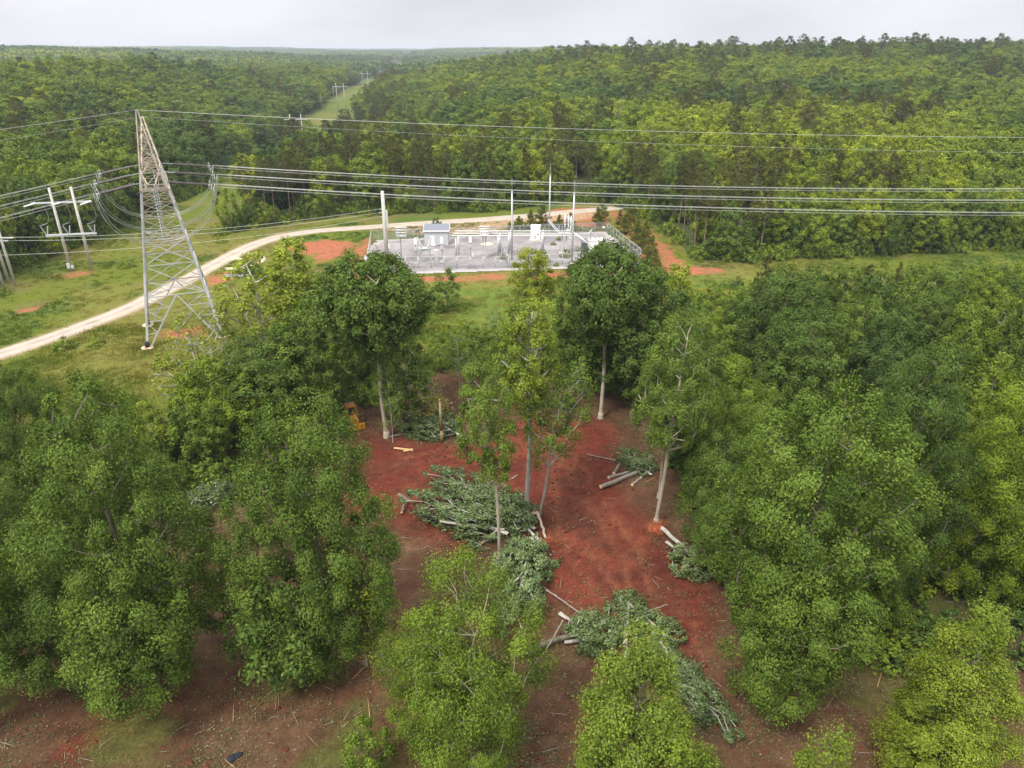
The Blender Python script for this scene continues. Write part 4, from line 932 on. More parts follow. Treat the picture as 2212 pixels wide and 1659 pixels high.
# self-sown pines round the fenced yard
yp = [(1350, 505), (1372, 520), (1352, 492), (1390, 545), (1405, 560), (1378, 535), (1412, 575), (1340, 485), (1290, 487), (1300, 478), (1120, 500), (1148, 494), (1168, 488), (1208, 497), (1232, 497), (1100, 506), (1420, 590), (1365, 480), (1395, 520)]
for q_, (u, v) in enumerate(yp):
    h_ = [5, 6, 4.5, 6, 5.5, 6.5, 4, 4, 5, 6, 4, 5, 6.5, 4, 4.6, 3.2, 3, 6, 5][q_]
    side = 'outside the right fence' if u > 1320 else ('behind the yard corner' if u > 1250 else 'along the back fence')
    plant('young_pine', f'young green pine {side} of the yard, {ordn(q_)} of the self-sown ones', 'pine tree', 'pine_young', at(u, v), h_, h_ * 0.36, 0.75, None, 'self-sown pines round the fenced yard')
# ------------------------------------------------------------------ metals, concrete, wires
M_STEEL = simple('galvanised_steel', (0.50, 0.50, 0.51), 0.5, 0.3, 0.4, 0.2, 0.6)
M_RUST = simple('weathered_steel', (0.42, 0.355, 0.28), 0.6, 0.2, 0.3, 0.3, 0.8)
M_CONC = simple('concrete', (0.50, 0.47, 0.43), 0.9, var=0.18, scale=0.8)
M_FOOT = simple('footing_concrete', (0.62, 0.50, 0.36), 0.9, var=0.15)
M_WIRE = simple('aluminium_wire', (0.50, 0.50, 0.48), 0.4, 0.4, 0.4, 0.05)
M_WIRED = simple('old_wire', (0.10, 0.10, 0.10), 0.5, 0.3)
M_DISC = simple('brown_porcelain', (0.045, 0.030, 0.030), 0.25, 0.0, 0.6, 0.2)
M_GLASSI = simple('grey_porcelain', (0.45, 0.48, 0.50), 0.25, 0.0, 0.6, 0.15)
M_WHITE = simple('white_enamel', (0.78, 0.78, 0.77), 0.45, var=0.06)
M_LGREY = simple('light_grey_enamel', (0.55, 0.56, 0.57), 0.5, var=0.08)
M_DGREY = simple('dark_grey_metal', (0.12, 0.13, 0.145), 0.5, 0.2)
M_POLE = bark('weathered_wood_pole', (0.28, 0.26, 0.235), (0.50, 0.46, 0.42), 0.6)
M_BLACK = simple('black_base', (0.03, 0.03, 0.032), 0.7)

# ------------------------------------------------------------------ the lattice tower
TC, TA = np.array([-57.7, 117.4]), math.radians(24.5)
tower = thing('transmission_tower', 'tall grey lattice transmission tower with rusty peaks beside the gravel road', 'pylon', (*TC, float(g(*TC))), TA)
HB, ZT = 5.9, 37.2
hx = lambda z: HB * (1 - z / ZT) * 1.0 + 0.05
hy = lambda z: np.interp(z, [0, 20, 24.5, 28.5], [HB, 3.0, 3.2, 3.6])
lo, hi = MB(), MB()
lev = [0.0, 8.2, 13.2, 17.2, 20.5, 23.0, 24.8]
C4 = lambda z: [np.array([sx * hx(z), sy * hy(z), z]) for sx, sy in ((-1, -1), (1, -1), (1, 1), (-1, 1))]
legs = []
for q_ in range(4):
    m = MB(); p0, p1, p2 = C4(0.5)[q_], C4(12)[q_], C4(28.3)[q_]
    for a, b, w in ((p0, p1, 0.34), (p1, p2, 0.26)):        # angle section legs: two plates
        d = unit(b - a); m.bar(a, b, w); m.bar(a + np.array([0.14 * np.sign(-a[0]), 0, 0]), b + np.array([0.1 * np.sign(-b[0]), 0, 0]), w * 0.5)
    legs.append(m.build('leg', M_STEEL, tower))
    f = MB(); f.lathe([(0.95, -0.3), (0.95, 0.20), (0.90, 0.24)], (*C4(0)[q_][:2], 0), 18); fo = f.build('footing', M_FOOT, tower)
    f = MB(); f.lathe([(0.42, 0.22), (0.40, 0.9), (0.26, 1.25)], (*C4(0.4)[q_][:2], 0), 10); f.build('leg_sleeve', M_BLACK, fo)
for a, b in zip(lev[:-1], lev[1:]):
    A, B = C4(a), C4(b); tgt = lo if b < 18 else hi
    for q_ in range(4):
        r_ = (q_ + 1) % 4; w = 0.13 if a < 17 else 0.10
        if a == 0.0:                                         # open K panels at the foot
            m = (B[q_] + B[r_]) / 2
            for s_, o_ in ((q_, r_), (r_, q_)):
                foot = A[s_] * 0.96 + A[o_] * 0.04; tgt.bar(foot, m, 0.20)
                for f in (0.28, 0.52, 0.76):
                    lp, kp = A[s_] + (B[s_] - A[s_]) * f, foot + (m - foot) * f
                    tgt.bar(lp, kp, 0.09); tgt.bar(kp, A[s_] + (B[s_] - A[s_]) * min(1, f + 0.24), 0.08)
        else:
            tgt.bar(A[q_], B[r_], w); tgt.bar(A[r_], B[q_], w)
            c = (A[q_] + B[r_] + A[r_] + B[q_]) / 4
            tgt.bar((A[q_] + B[q_]) / 2, c, 0.07); tgt.bar((A[r_] + B[r_]) / 2, c, 0.07)
        tgt.bar(B[q_], B[r_], w)
        if a > 0: tgt.bar((A[q_] + B[q_]) / 2, (A[r_] + B[r_]) / 2, 0.07)
    if a in (0.0, 13.2): tgt.bar(B[0], B[2], 0.10); tgt.bar(B[1], B[3], 0.10)
lo.build('lower_bracing', M_STEEL, tower); hi.build('upper_bracing', M_RUST, tower)
# the bridge carries the three phases
br = MB(); ys = np.arange(-12.4, 12.5, 3.1)
zt_ = lambda y: np.interp(abs(y), [0, 9.5, 12.5], [28.4, 28.4, 27.2]); zb_ = lambda y: np.interp(abs(y), [0, 3, 12.5], [24.8, 24.8, 26.6])
wx_ = lambda y: np.interp(abs(y), [0, 9, 12.5], [1.95, 1.7, 0.7])
for i in range(len(ys)):
    y = ys[i]; pt = [np.array([s * wx_(y) * (0.72 if k else 1.1), y, (zt_ if k else zb_)(y)]) for k in (0, 1) for s in (-1, 1)]
    br.bar(pt[0], pt[1], .08); br.bar(pt[2], pt[3], .08); br.bar(pt[0], pt[2], .07); br.bar(pt[1], pt[3], .07)
    if i:
        for k in range(4): br.bar(old[k], pt[k], 0.15 if k < 2 else 0.13)
        br.bar(old[0], pt[2], .07); br.bar(old[1], pt[3], .07); br.bar(old[2], pt[3], .06); br.bar(old[0], pt[1], .06)
    old = pt
br.build('bridge', M_RUST, tower)
PK = {}
for nm, sy, zp in (('near', -9.5, 37.2), ('far', 9.5, 34.9)):
    m = MB(); apex = np.array([0.0, sy, zp]); PK[nm] = apex
    dn_ = 1.6 if sy < 0 else 4.5; df_ = 4.5 if sy < 0 else 1.6
    b4 = [np.array([sx * 1.32, sy + dy, 28.2]) for sx, dy in ((-1, -dn_), (1, -dn_), (1, df_), (-1, df_))]
    tp = [apex + np.array([0.10 * np.sign(b[0]), 0.05 * np.sign(b[1] - sy), 0.0]) for b in b4]
    for b, t_ in zip(b4, tp): m.bar(b, t_, 0.17)
    L5 = [0, 0.28, 0.52, 0.74]
    for f0, f1_ in zip(L5[:-1], L5[1:]):
        A = [b + (t_ - b) * f0 for b, t_ in zip(b4, tp)]; B = [b + (t_ - b) * f1_ for b, t_ in zip(b4, tp)]
        for q_ in range(4): r_ = (q_ + 1) % 4; m.bar(A[q_], B[r_], .08); m.bar(A[r_], B[q_], .07); m.bar(B[q_], B[r_], .08)
    m.build('peak', M_RUST, tower)
def tw(p):
    q, r = math.cos(TA), math.sin(TA); p = np.asarray(p, float)
    return np.array([TC[0] + p[0] * q - p[1] * r, TC[1] + p[0] * r + p[1] * q, p[2]])

def discs(mb, a, b, r=0.15, n=26, k=9):
    a, b = np.asarray(a), np.asarray(b); ln = np.linalg.norm(b - a); pr = []
    for i in range(n):
        z = ln * i / n; s = ln / n
        pr += [(0.045, z), (r, z + s * 0.35), (r * 0.92, z + s * 0.55), (0.05, z + s * 0.62)]
    mb.lathe(pr, a, k, b - a)
DR, DL = unit(np.array([0.993, -0.075])), unit(np.array([-0.385, -0.923]))
WORDS = {-10.5: ('front', 'lowest in view'), 0.0: ('middle', 'between the other two'), 10.5: ('back', 'highest in view')}
def ring_mesh(c, d, mb, r=0.42):
    d = unit(d); e1 = unit(np.cross(d, [0, 0, 1])); e2 = np.cross(e1, d); a = np.linspace(0, 2 * np.pi, 19)
    mb.tube(c + r * (np.cos(a)[:, None] * e1 * 0.75 + np.sin(a)[:, None] * e2 * 1.5), 0.04, 5)
for yp_ in (-10.5, 0.0, 10.5):
    wpos, wv = WORDS[yp_]
    ends = {}
    for side, D2, lt in (('right', DR, 'on the right'), ('left', DL, 'on the left')):
        A = tw([1.75 if side == 'right' else -1.75, yp_, 27.2]); D3 = np.array([*D2, -0.05]); D3 /= np.linalg.norm(D3)
        s0 = 0.6 if yp_ == -10.5 else 1.8
        a0, b0 = A + D3 * s0, A + D3 * (s0 + 6.3)
        sd = unit(np.cross(D3, [0, 0, 1])) * 0.30
        o = thing('insulator_string', f'dark double insulator string, {wpos} one {lt} of the lattice tower', 'insulator', A, 0, 'strain insulators of the lattice tower')
        m = MB(); discs(m, a0 + sd - A, b0 + sd - A); discs(m, a0 - sd - A, b0 - sd - A); m.build('discs', M_DISC, o)
        m = MB(); m.bar(A * 0, a0 - A, 0.09); m.bar(a0 - sd * 1.3 - A, a0 + sd * 1.3 - A, 0.12); m.bar(b0 - sd * 1.3 - A, b0 + sd * 1.3 - A, 0.12); m.build('yoke', M_STEEL, o)
        m = MB(); ring_mesh(b0 - A + D3 * 0.1, D3, m); m.build('corona_ring', M_WIRE, o)
        ends[side] = b0 + D3 * 0.5
        E = ends[side]
        o = thing('conductor_bundle', f'{wpos} bundle of three power wires running {"right across the yard" if side == "right" else "off to the left"}, {wv}', 'power line', E, 0, 'conductor bundles of the lattice tower')
        if side == 'right':
            X_ = np.linspace(0, 230, 70); pth = E + np.stack([X_ * D2[0], X_ * D2[1], 2.55 * ((X_ - 97) / 97) ** 2 - 2.55], 1)
        else:
            S_ = np.linspace(0, 150, 50); pth = E + np.stack([S_ * D2[0], S_ * D2[1], -0.058 * S_ + 0.00036 * S_ ** 2], 1)
        sd2 = np.append(np.array([-D2[1], D2[0]]), 0) * 0.23
        for off in (sd2 + [0, 0, 0.16], -sd2 + [0, 0, 0.16], np.array([0, 0, -0.24])):
            m = MB(); m.tube(pth - E + off, 0.024, 5); m.build('wire', M_WIRE, o)
        m = MB()
        for q_ in range(3, len(pth), 9):
            c = pth[q_] - E; m.bar(c + sd2 + [0, 0, .16], c - sd2 + [0, 0, .16], .05); m.bar(c + sd2 + [0, 0, .16], c + [0, 0, -.24], .05); m.bar(c - sd2 + [0, 0, .16], c + [0, 0, -.24], .05)
        m.build('spacer', M_DGREY, o)
    # jumper under the bridge
    a, b = ends['left'], ends['right']; mid = tw([0, yp_ + (0.0 if yp_ else 0.0), 21.6])
    s_ = np.linspace(0, 1, 33)[:, None]
    c1, c2 = a + np.array([0, 0, -11.5]), b + np.array([0, 0, -11.5])
    pth = (1 - s_) ** 3 * a + 3 * s_ * (1 - s_) ** 2 * c1 + 3 * s_ ** 2 * (1 - s_) * c2 + s_ ** 3 * b
    pth[:, :2] += (mid[:2] - pth[16, :2]) * np.sin(np.pi * s_) ** 2
    o = thing('jumper_loop', f'{wpos} drooping jumper wires looping below the tower bridge', 'power line', mid, 0, 'jumper loops of the lattice tower')
    for off in ((0.2, 0.1, 0.1), (-0.2, -0.1, 0.1), (0, 0, -0.25)):
        m = MB(); m.tube(pth - mid + np.array(off), 0.034, 5); m.build('wire', M_WIRE, o)
    top = tw([0, yp_, 25.4 if abs(yp_) < 5 else 26.2]); bot = pth[16] + np.array([0, 0, 0.2])
    o = thing('insulator_string', f'pale hanging insulator string steadying the {wpos} jumper loop', 'insulator', top, 0, 'jumper insulators of the lattice tower')
    m = MB(); discs(m, np.zeros(3), bot - top, 0.14, 18); m.build('discs', M_GLASSI, o)
for nm, apex, zr in (('near', PK['near'], 'upper'), ('far', PK['far'], 'lower')):
    A = tw(apex)
    for side, D2 in (('right', DR), ('left', DL)):
        S_ = np.linspace(0, 230 if side == 'right' else 150, 60)
        k1, k2 = (-0.046, 0.00019) if side == 'right' else (-0.05, 0.0003)
        if nm == 'far': k1 -= 0.012
        m = MB(); m.tube(np.stack([S_ * D2[0], S_ * D2[1], k1 * S_ + k2 * S_ ** 2], 1), 0.022 if nm == 'near' else 0.011, 5)
        o = m.build('shield_wire', M_WIRE if nm == 'near' else M_LGREY, None); o.location = A
        tag(o, f'thin {zr} shield wire going {side} from the tower peak', 'power line', 'shield wires of the lattice tower')

# ------------------------------------------------------------------ wooden pole structures of the corridor
def hframe(xy, H, zarm, arm, gap, ang, label, r=0.2, low=False, group=None):
    o = thing('wooden_h_frame', label, 'power pole', (*xy, float(g(*xy)) - 0.1), ang, group)
    for s in (-1, 1):
        m = MB(); m.segs([[s * gap / 2, 0, 0]], [[s * gap / 2, 0, H]], r, r * 0.68, 10); m.build('pole', M_POLE, o)
    m = MB(); m.box((0, r + 0.08, zarm), (arm, 0.16, 0.28)); m.box((0, -r - 0.08, zarm), (arm, 0.16, 0.28)); m.build('crossarm', M_LGREY, o)
    for s in (-1, 0, 1):
        m = MB(); p = np.array([s * (arm / 2 - 0.25), 0, zarm - 0.15])
        discs(m, p, p - np.array([0, 0, 1.8]), 0.13, 10, 7); m.build('insulator', M_GLASSI, o)
    return o
h1 = thing('wooden_h_frame', 'pale two pole frame with a low switch bar on the grass near the left edge', 'power pole', (-96.85, 155.6, float(g(-96.85, 155.6)) - 0.1), math.radians(12))
for s in (-1, 1):
    m = MB(); m.segs([[s * 2.15, 0, 0]], [[s * 2.15, 0, 18.4]], 0.36, 0.24, 12); m.build('pole', M_CONC, h1)
m = MB(); m.box((-0.6, 0.36, 15.2), (11.6, 0.22, 0.34)); m.build('crossarm', M_LGREY, h1)
for x in (-6.4, -1.2, 4.6):
    m = MB(); m.segs([[x + 0.9, -0.1, 15.3]], [[x - 0.9, -1.6, 14.9]], 0.2, 0.14, 8); m.build('arm_insulator', M_WHITE, h1)
m = MB(); m.box((0, -0.4, 8.4), (10.2, 0.3, 0.36)); m.build('switch_bar', M_LGREY, h1)
for x in (-4.8, -0.4, 4.6):
    m = MB(); discs(m, np.array([x - .15, -0.4, 8.6]), np.array([x - 0.85, -0.5, 10.4]), 0.14, 8); discs(m, np.array([x + .15, -0.4, 8.6]), np.array([x + 0.55, -0.5, 10.4]), 0.14, 8)
    m.segs([[x - 0.95, -0.5, 10.5]], [[x + 0.7, -0.5, 11.0]], 0.05); m.build('switch', M_GLASSI, h1)
    s_ = np.linspace(0, 1, 12)[:, None]; a, b = np.array([x + 0.7, -0.5, 11.0]), np.array([x + 1.0, -0.8, 14.9])
    m = MB(); m.tube(a + (b - a) * s_ + np.array([0.5, 0, -0.4]) * np.sin(np.pi * s_), 0.03, 5); m.build('jumper', M_WIRE, h1)
m = MB(); m.box((-2.2, -0.62, 1.5), (0.6, 0.35, 1.1)); m.box((-1.5, -0.5, 1.2), (0.5, 0.3, 0.7)); m.build('control_box', M_LGREY, h1)
for q_, ((x, y), hgt, lab) in enumerate([((-104.4, 144.0), 16.5, 'front of the three close poles at the left edge of the grass'), ((-106.8, 145.6), 16.0, 'thinner pole behind the others at the left edge'), ((-104.6, 140.8), 15.0, 'pole nearest the camera of the three at the left edge')]):
    o = thing('utility_pole', lab, 'power pole', (x, y, float(g(x, y)) - 0.1), 0, 'three poles at the left edge')
    m = MB(); m.segs([[0, 0, 0]], [[0, 0, hgt]], 0.30, 0.2, 10); m.build('pole', M_CONC, o)
    if q_ < 2:
        m = MB(); m.box((1.2, -0.3, 10.4 - q_), (3.2, 0.16, 0.2)); m.build('crossarm', M_LGREY, o)
ordw = ['nearest', 'second', 'third', 'fourth', 'farthest']
fr = []
for q_, (y, u, vt) in enumerate([(432, 637, 246), (640, 733, 179), (880, 787, 153), (1150, 826, 150), (1550, 852, 128)]):
    z = Zat(y, vt); x = Xat(y, z, u); H_ = [19, 22, 22, 21, 22][q_]
    gz_ = float(g(x, y)); H_ = max(12, z - gz_)
    o = hframe((x, y), H_, H_ - 2.8, 12.5, 6.2, math.radians(6), f'grey two pole frame in the distant power line corridor, {ordw[q_]} of five', 0.34, group='two pole frames along the corridor')
    fr.append((x, y, gz_ + H_ - 4.9))
prev = (-97.0, 156.0, 14.9)
for q_, f in enumerate(fr[:3]):
    for s in (-1, 0, 1):
        a = np.array([prev[0] + 5.4 * s, prev[1], prev[2]]); b = np.array([f[0] + 5.6 * s, f[1], f[2]])
        s_ = np.linspace(0, 1, 30)[:, None]; L_ = np.linalg.norm(b - a)
        m = MB(); m.tube((b - a) * s_ - np.array([0, 0, 1]) * 4 * L_ * 0.02 * s_ * (1 - s_), 0.022, 4)
        o = m.build('corridor_wire', M_WIRED); o.location = a
        tag(o, f'dark thin wire of span {ORD[q_]} along the corridor, {("left", "middle", "right")[s + 1]} one', 'power line', 'wires along the corridor')
    prev = f
for (u, v, vt, lab) in ((695, 234, 205, 'small wooden service pole at the left side of the corridor'), (722, 218, 186, 'small wooden service pole beyond the second corridor frame')):
    p = P(u, v); hh = max(6, min(12, Zat(p[1], vt) - p[2]))
    o = thing('utility_pole', lab, 'power pole', p); m = MB(); m.segs([[0, 0, 0]], [[0, 0, hh]], 0.22, 0.15, 7); m.build('pole', M_POLE, o)
    m = MB(); m.box((0, -0.3, hh - 0.9), (2.2, 0.14, 0.16)); m.build('crossarm', M_POLE, o)
for (u, y, vb, vt) in ((171, 1450, 104, 83), (563, 2000, 104, 92)):
    z0 = Zat(y, vb); x = Xat(y, z0, u); gz_ = float(g(x, y)); top = Zat(y, vt)
    o = thing('radio_mast', 'thin lattice mast on the ' + ('left skyline above the dark ridge' if u < 300 else 'far skyline left of the corridor'), 'mast', (x, y, gz_))
    m = MB(); hh = top - gz_
    for k in range(3):
        a = k * 2.094; m.segs([[1.1 * math.cos(a), 1.1 * math.sin(a), 0]], [[0.8 * math.cos(a), 0.8 * math.sin(a), hh]], 0.16, 0.12, 4)
    m.build('mast', M_STEEL, o)
    m = MB(); m.box((0, 0, hh - 6), (2.4, 0.8, 1.4)); m.box((0, 0, hh - 18), (1.8, 0.6, 1.0)); m.build('antenna', M_LGREY, o)
# ------------------------------------------------------------------ the substation yard
def yard(u, v): p = P(u, v); return np.array([p[0], p[1], float(g(p[0], p[1])) + 0.1])
cp_ = yard(838, 575)
o = thing('concrete_pole', 'thick pale concrete pole at the left front of the fenced yard', 'power pole', cp_)
m = MB(); m.segs([[0, 0, 0]], [[0, 0, 16.8]], 0.56, 0.36, 14); m.build('pole', M_CONC, o)
m = MB(); m.box((0.62, 0, 10.9), (0.36, 0.4, 3.6)); m.box((0.5, 0.1, 9.0), (0.7, 0.7, 0.5)); m.build('riser_bracket', M_LGREY, o)
m = MB(); m.box((0.62, -0.2, 4.6), (0.3, 0.35, 0.9)); m.build('meter_box', M_WHITE, o)
m = MB()
for z in (12.9, 12.1, 11.2): m.segs([[-0.3, 0, z]], [[-0.95, -0.1, z]], 0.09, 0.06, 8)
m.build('dead_end', M_GLASSI, o)
for q_, (zl, zr, y_) in enumerate([(10.3, 12.9, 144.2), (9.3, 12.1, 145.4), (7.4, 11.2, 141.0)]):
    a = np.array([-104.5, y_, zl]); b = cp_ + np.array([-0.95, -0.1, zr]); s_ = np.linspace(0, 1, 40)[:, None]
    m = MB(); m.tube((b - a) * s_ - np.array([0, 0, 1.6]) * 4 * s_ * (1 - s_), 0.03, 5)
    w_ = m.build('service_wire', M_WIRE); w_.location = a
    tag(w_, f'sagging wire from the left poles to the concrete pole, {("top", "middle", "bottom")[q_]} of three', 'power line', 'wires to the concrete pole')
for (u, v, vt, vw, lab) in ((1106, 566, 415, 385, 'left front lightning mast beside the dividing fence of the yard'), (1186, 505, 379, 353, 'tallest lightning mast, at the back of the yard'), (1235, 570, 419, 390, 'right front lightning mast near the white transformer')):
    p = yard(u, v); hh = Zat(p[1], vt) - p[2]; hw = Zat(p[1], vw) - p[2]
    o = thing('lightning_mast', lab, 'mast', p, 0, 'lightning masts of the yard')
    m = MB(); m.segs([[0, 0, 0]], [[0, 0, hh]], 0.27, 0.17, 10); m.segs([[0, 0, hh * 0.55]], [[0, 0, hh * 0.555]], 0.29, 0.29, 10); m.build('pole', M_STEEL, o)
    m = MB(); m.lathe([(0.24, hh), (0.24, hh + 0.12), (0.1, hh + 0.2)], (0, 0, 0), 10); m.segs([[0, 0, hh + 0.1]], [[0, 0, hw]], 0.07, 0.025, 6); m.build('whip', M_STEEL, o)
    m = MB(); m.lathe([(0.55, -0.1), (0.55, 0.15)], (0, 0, 0), 12); m.build('footing', M_CONC, o)

# control house
M_SIDING = NT('ribbed_siding'); t = M_SIDING
w_ = t.n('ShaderNodeTexWave', wave_type='BANDS', bands_direction='X', i={'Vector': t.co(), 'Scale': 1.5, 'Distortion': 0})
t.bsdf(t.mix(t.rng(w_.outputs['Fac'], 0.75, 0.95, 0, 0.35), (0.50, 0.51, 0.54), (0.36, 0.37, 0.40)), 0.55, 0.3, bump=w_.outputs['Fac'], bs=0.3, bd=0.03); M_SIDING = t.m
M_ROOF = NT('grey_roof'); t = M_ROOF
w_ = t.n('ShaderNodeTexWave', wave_type='BANDS', bands_direction='X', i={'Vector': t.co(), 'Scale': 0.9})
t.bsdf(t.mix(w_.outputs['Fac'], (0.13, 0.14, 0.17), (0.20, 0.21, 0.245)), 0.6, 0.3); M_ROOF = t.m
hp = yard(943, 530); W_, D_ = 6.0, 4.2
o = thing('control_house', 'grey ribbed control house with white door and dark roof', 'building', hp, math.radians(1))
m = MB(); m.box((0, D_ / 2, 1.75), (W_, D_, 3.5)); m.build('wall', M_SIDING, o)
m = MB(); a = 0.28
V = np.array([[x, y, z] for x in (-W_ / 2 - a, W_ / 2 + a) for y, z in ((-a, 3.50), (D_ + a, 4.25), (D_ + a, 4.42), (-a, 3.67))])
m.add(V, [[[0, 1, 2, 3], [7, 6, 5, 4], [3, 2, 6, 7], [0, 4, 5, 1], [0, 3, 7, 4], [1, 5, 6, 2]]]); rf = m.build('roof', M_ROOF, o)
m = MB(); m.box((0, -a - 0.03, 3.57), (W_ + 2 * a + 0.1, 0.06, 0.32)); m.box((-W_ / 2 - a - 0.03, D_ / 2, 3.95), (0.06, D_ + 0.5, 0.16), M=np.array([[1, 0, 0], [0, 0.984, -0.176], [0, 0.176, 0.984]])); m.box((W_ / 2 + a + 0.03, D_ / 2, 3.95), (0.06, D_ + 0.5, 0.16), M=np.array([[1, 0, 0], [0, 0.984, -0.176], [0, 0.176, 0.984]])); m.build('fascia', M_WHITE, rf)
m = MB(); m.box((-0.95, -0.04, 1.15), (1.05, 0.07, 2.2)); dr = m.build('door', M_WHITE, o)
m = MB(); m.box((-0.55, -0.11, 1.1), (0.06, 0.07, 0.16)); m.build('handle', M_DGREY, dr)
m = MB(); m.box((W_ / 2 + 0.28, 0.9, 1.6), (0.5, 0.9, 1.5)); m.box((W_ / 2 + 0.2, 1.6, 2.5), (0.34, 0.5, 0.9)); m.build('air_unit', M_LGREY, o)
m = MB(); m.box((-0.95, -0.6, 0.08), (1.6, 1.1, 0.2)); m.build('step', M_CONC, o)
m = MB(); m.box((1.0, -0.9, 0.1), (1.2, 0.4, 0.16)); tag(m.build('floor_mat', M_DGREY), 'dark slab lying before the control house wall', 'slab').location = hp

# yard equipment: stands, switches, breaker, bus work
def post_insulator(m, p, h, r=0.13, n=8): discs(m, np.array(p, float), np.array(p, float) + np.array([0, 0, h]), r, n, 8)
def foot(m, x, y): m.box((x, y, 0.08), (0.75, 0.75, 0.2))
def switch_stand(p, zp, label, cols=2, w=2.0):
    o = thing('switch_stand', label, 'switchgear', p, 0, 'switch stands of the yard')
    m = MB()
    for x in np.linspace(-0.28, 0.28, cols): m.box((x, 0.1 * x, zp / 2), (0.24, 0.24, zp))
    m.build('column', M_STEEL, o)
    m = MB(); foot(m, 0, 0); m.build('footing', M_CONC, o)
    m = MB(); m.box((0, 0, zp), (w, 1.5, 0.16)); m.box((-w / 2, 0, zp + 0.7), (0.1, 1.4, 0.1)); m.box((w / 2, 0, zp + 0.7), (0.1, 1.4, 0.1))
    for s in (-1, 1):
        for y in (-0.6, 0.6): m.box((s * w / 2, y, zp + 0.9), (0.14, 0.14, 1.7))
    m.build('frame', M_STEEL, o)
    m = MB()
    for k, z in enumerate((0.15, 0.6, 1.05)):
        for s in (-0.55, 0.55): post_insulator(m, (s * w / 2, (k - 1) * 0.55, zp + z), 0.65, 0.12, 6)
    m.build('insulator', M_GLASSI, o)
    m = MB()
    for k, z in enumerate((0.85, 1.3, 1.75)): m.segs([[-w / 2 - 0.15, (k - 1) * 0.55, zp + z]], [[w / 2 + 0.15, (k - 1) * 0.55, zp + z]], 0.09, 0.09, 8)
    m.build('blade', M_WHITE, o)
    m = MB(); m.segs([[-0.7, -0.2, 0.1], [-0.7, -0.2, 0.9]], [[-0.7, -0.2, 0.9], [-0.3, -0.1, 0.9]], 0.05); m.box((-0.75, -0.2, 0.9), (0.3, 0.2, 0.4)); m.build('crank', M_STEEL, o)
    return o
switch_stand(yard(871, 565), 5.6, 'tall switch stand nearest the concrete pole', 1)
switch_stand(yard(1047, 558), 5.2, 'tall switch stand beside the dividing fence of the yard', 2, 1.9)
def instrument(p, label, H=4.6, chain=True):
    o = thing('instrument_transformer', label, 'switchgear', p, 0, 'instrument stands of the yard')
    m = MB()
    for x, y in ((-0.22, -0.2), (0.22, -0.2), (0, 0.25)): m.box((x, y, H * 0.28), (0.13, 0.13, H * 0.56))
    m.box((0, 0, H * 0.56), (0.75, 0.75, 0.12)); m.build('stand', M_STEEL, o)
    m = MB(); m.box((0, 0, H * 0.56 + 0.3), (0.6, 0.6, 0.55)); post_insulator(m, (0, 0, H * 0.62), H * 0.2, 0.2, 7); m.build('insulator', M_GLASSI, o)
    m = MB(); m.box((0, 0, H * 0.88), (0.62, 0.6, 1.0)); m.box((-0.05, 0.3, H * 0.98), (0.4, 0.4, 0.5)); m.build('head', M_WHITE, o)
    m = MB(); m.box((0.42, -0.2, 1.1), (0.28, 0.22, 0.45)); m.build('terminal_box', M_WHITE, o)
    m = MB(); foot(m, 0, 0); m.build('footing', M_CONC, o)
instrument(yard(900, 570), 'white headed instrument stand left of the circuit breaker', 5.4)
instrument(yard(956, 566), 'white headed instrument stand right of the circuit breaker', 5.2)
instrument(yard(1017, 560), 'stepped white instrument stand before the bus pipes', 4.8)
o = thing('circuit_breaker', 'circuit breaker with two grey bushings in a V', 'switchgear', yard(919, 563))
m = MB()
for sx in (-0.95, 0.95):
    for sy in (-0.4, 0.4): m.box((sx, sy, 1.1), (0.16, 0.16, 2.2))
m.bar((-0.95, -0.4, 0.4), (0.95, -0.4, 1.9), 0.08); m.box((0, 0, 2.2), (2.3, 1.1, 0.2)); m.build('stand', M_STEEL, o)
m = MB(); m.lathe([(0.1, -1.25), (0.36, -1.2), (0.36, 1.2), (0.1, 1.25)], (0, 0, 2.65), 14, (1, 0, 0)); m.build('tank', M_LGREY, o)
for s in (-1, 1):
    m = MB(); a = np.array([s * 0.75, 0, 2.9]); b = np.array([s * 1.45, 0, 5.3]); ln = np.linalg.norm(b - a)
    pr = []
    for i in range(14): z = ln * i / 14; r_ = 0.34 - 0.2 * i / 14; pr += [(r_, z), (r_ * 0.82, z + ln / 28)]
    m.lathe(pr, a, 12, b - a); m.build('bushing', M_LGREY, o)
m = MB(); m.box((2.3, 0.3, 1.6), (0.9, 0.7, 1.3)); m.box((2.3, 0.3, 0.5), (0.5, 0.4, 1.0)); m.build('cabinet', M_LGREY, o)
ZB = 5.6
def bus_support(p, label, pair=True, h=None):
    h = h or ZB - 0.9
    o = thing('bus_support', label, 'switchgear', p, 0, 'bus supports of the yard'); m = MB()
    for dx, dy in (((0, 0), (0.35, 2.2)) if pair else ((0, 0),)): m.segs([[dx, dy, 0]], [[dx, dy, h]], 0.20, 0.18, 9)
    m.build('column', M_STEEL, o); m = MB()
    for dx, dy in (((0, 0), (0.35, 2.2)) if pair else ((0, 0),)): foot(m, dx, dy)
    m.build('footing', M_CONC, o); m = MB()
    for dx, dy in (((0, 0), (0.35, 2.2)) if pair else ((0, 0),)): post_insulator(m, (dx, dy, h), 0.85, 0.13, 7)
    m.build('insulator', M_GLASSI, o)
    return o
bus_support(yard(986, 561), 'bus support right of the control house, first from the left')
bus_support(yard(1076, 556), 'bus support just left of the dividing fence')
bus_support(yard(1099, 552), 'bus support just right of the dividing fence')
bus_support(yard(1170, 552), 'bus support before the tall white cabinet')
yb = P(986, 561)[1]
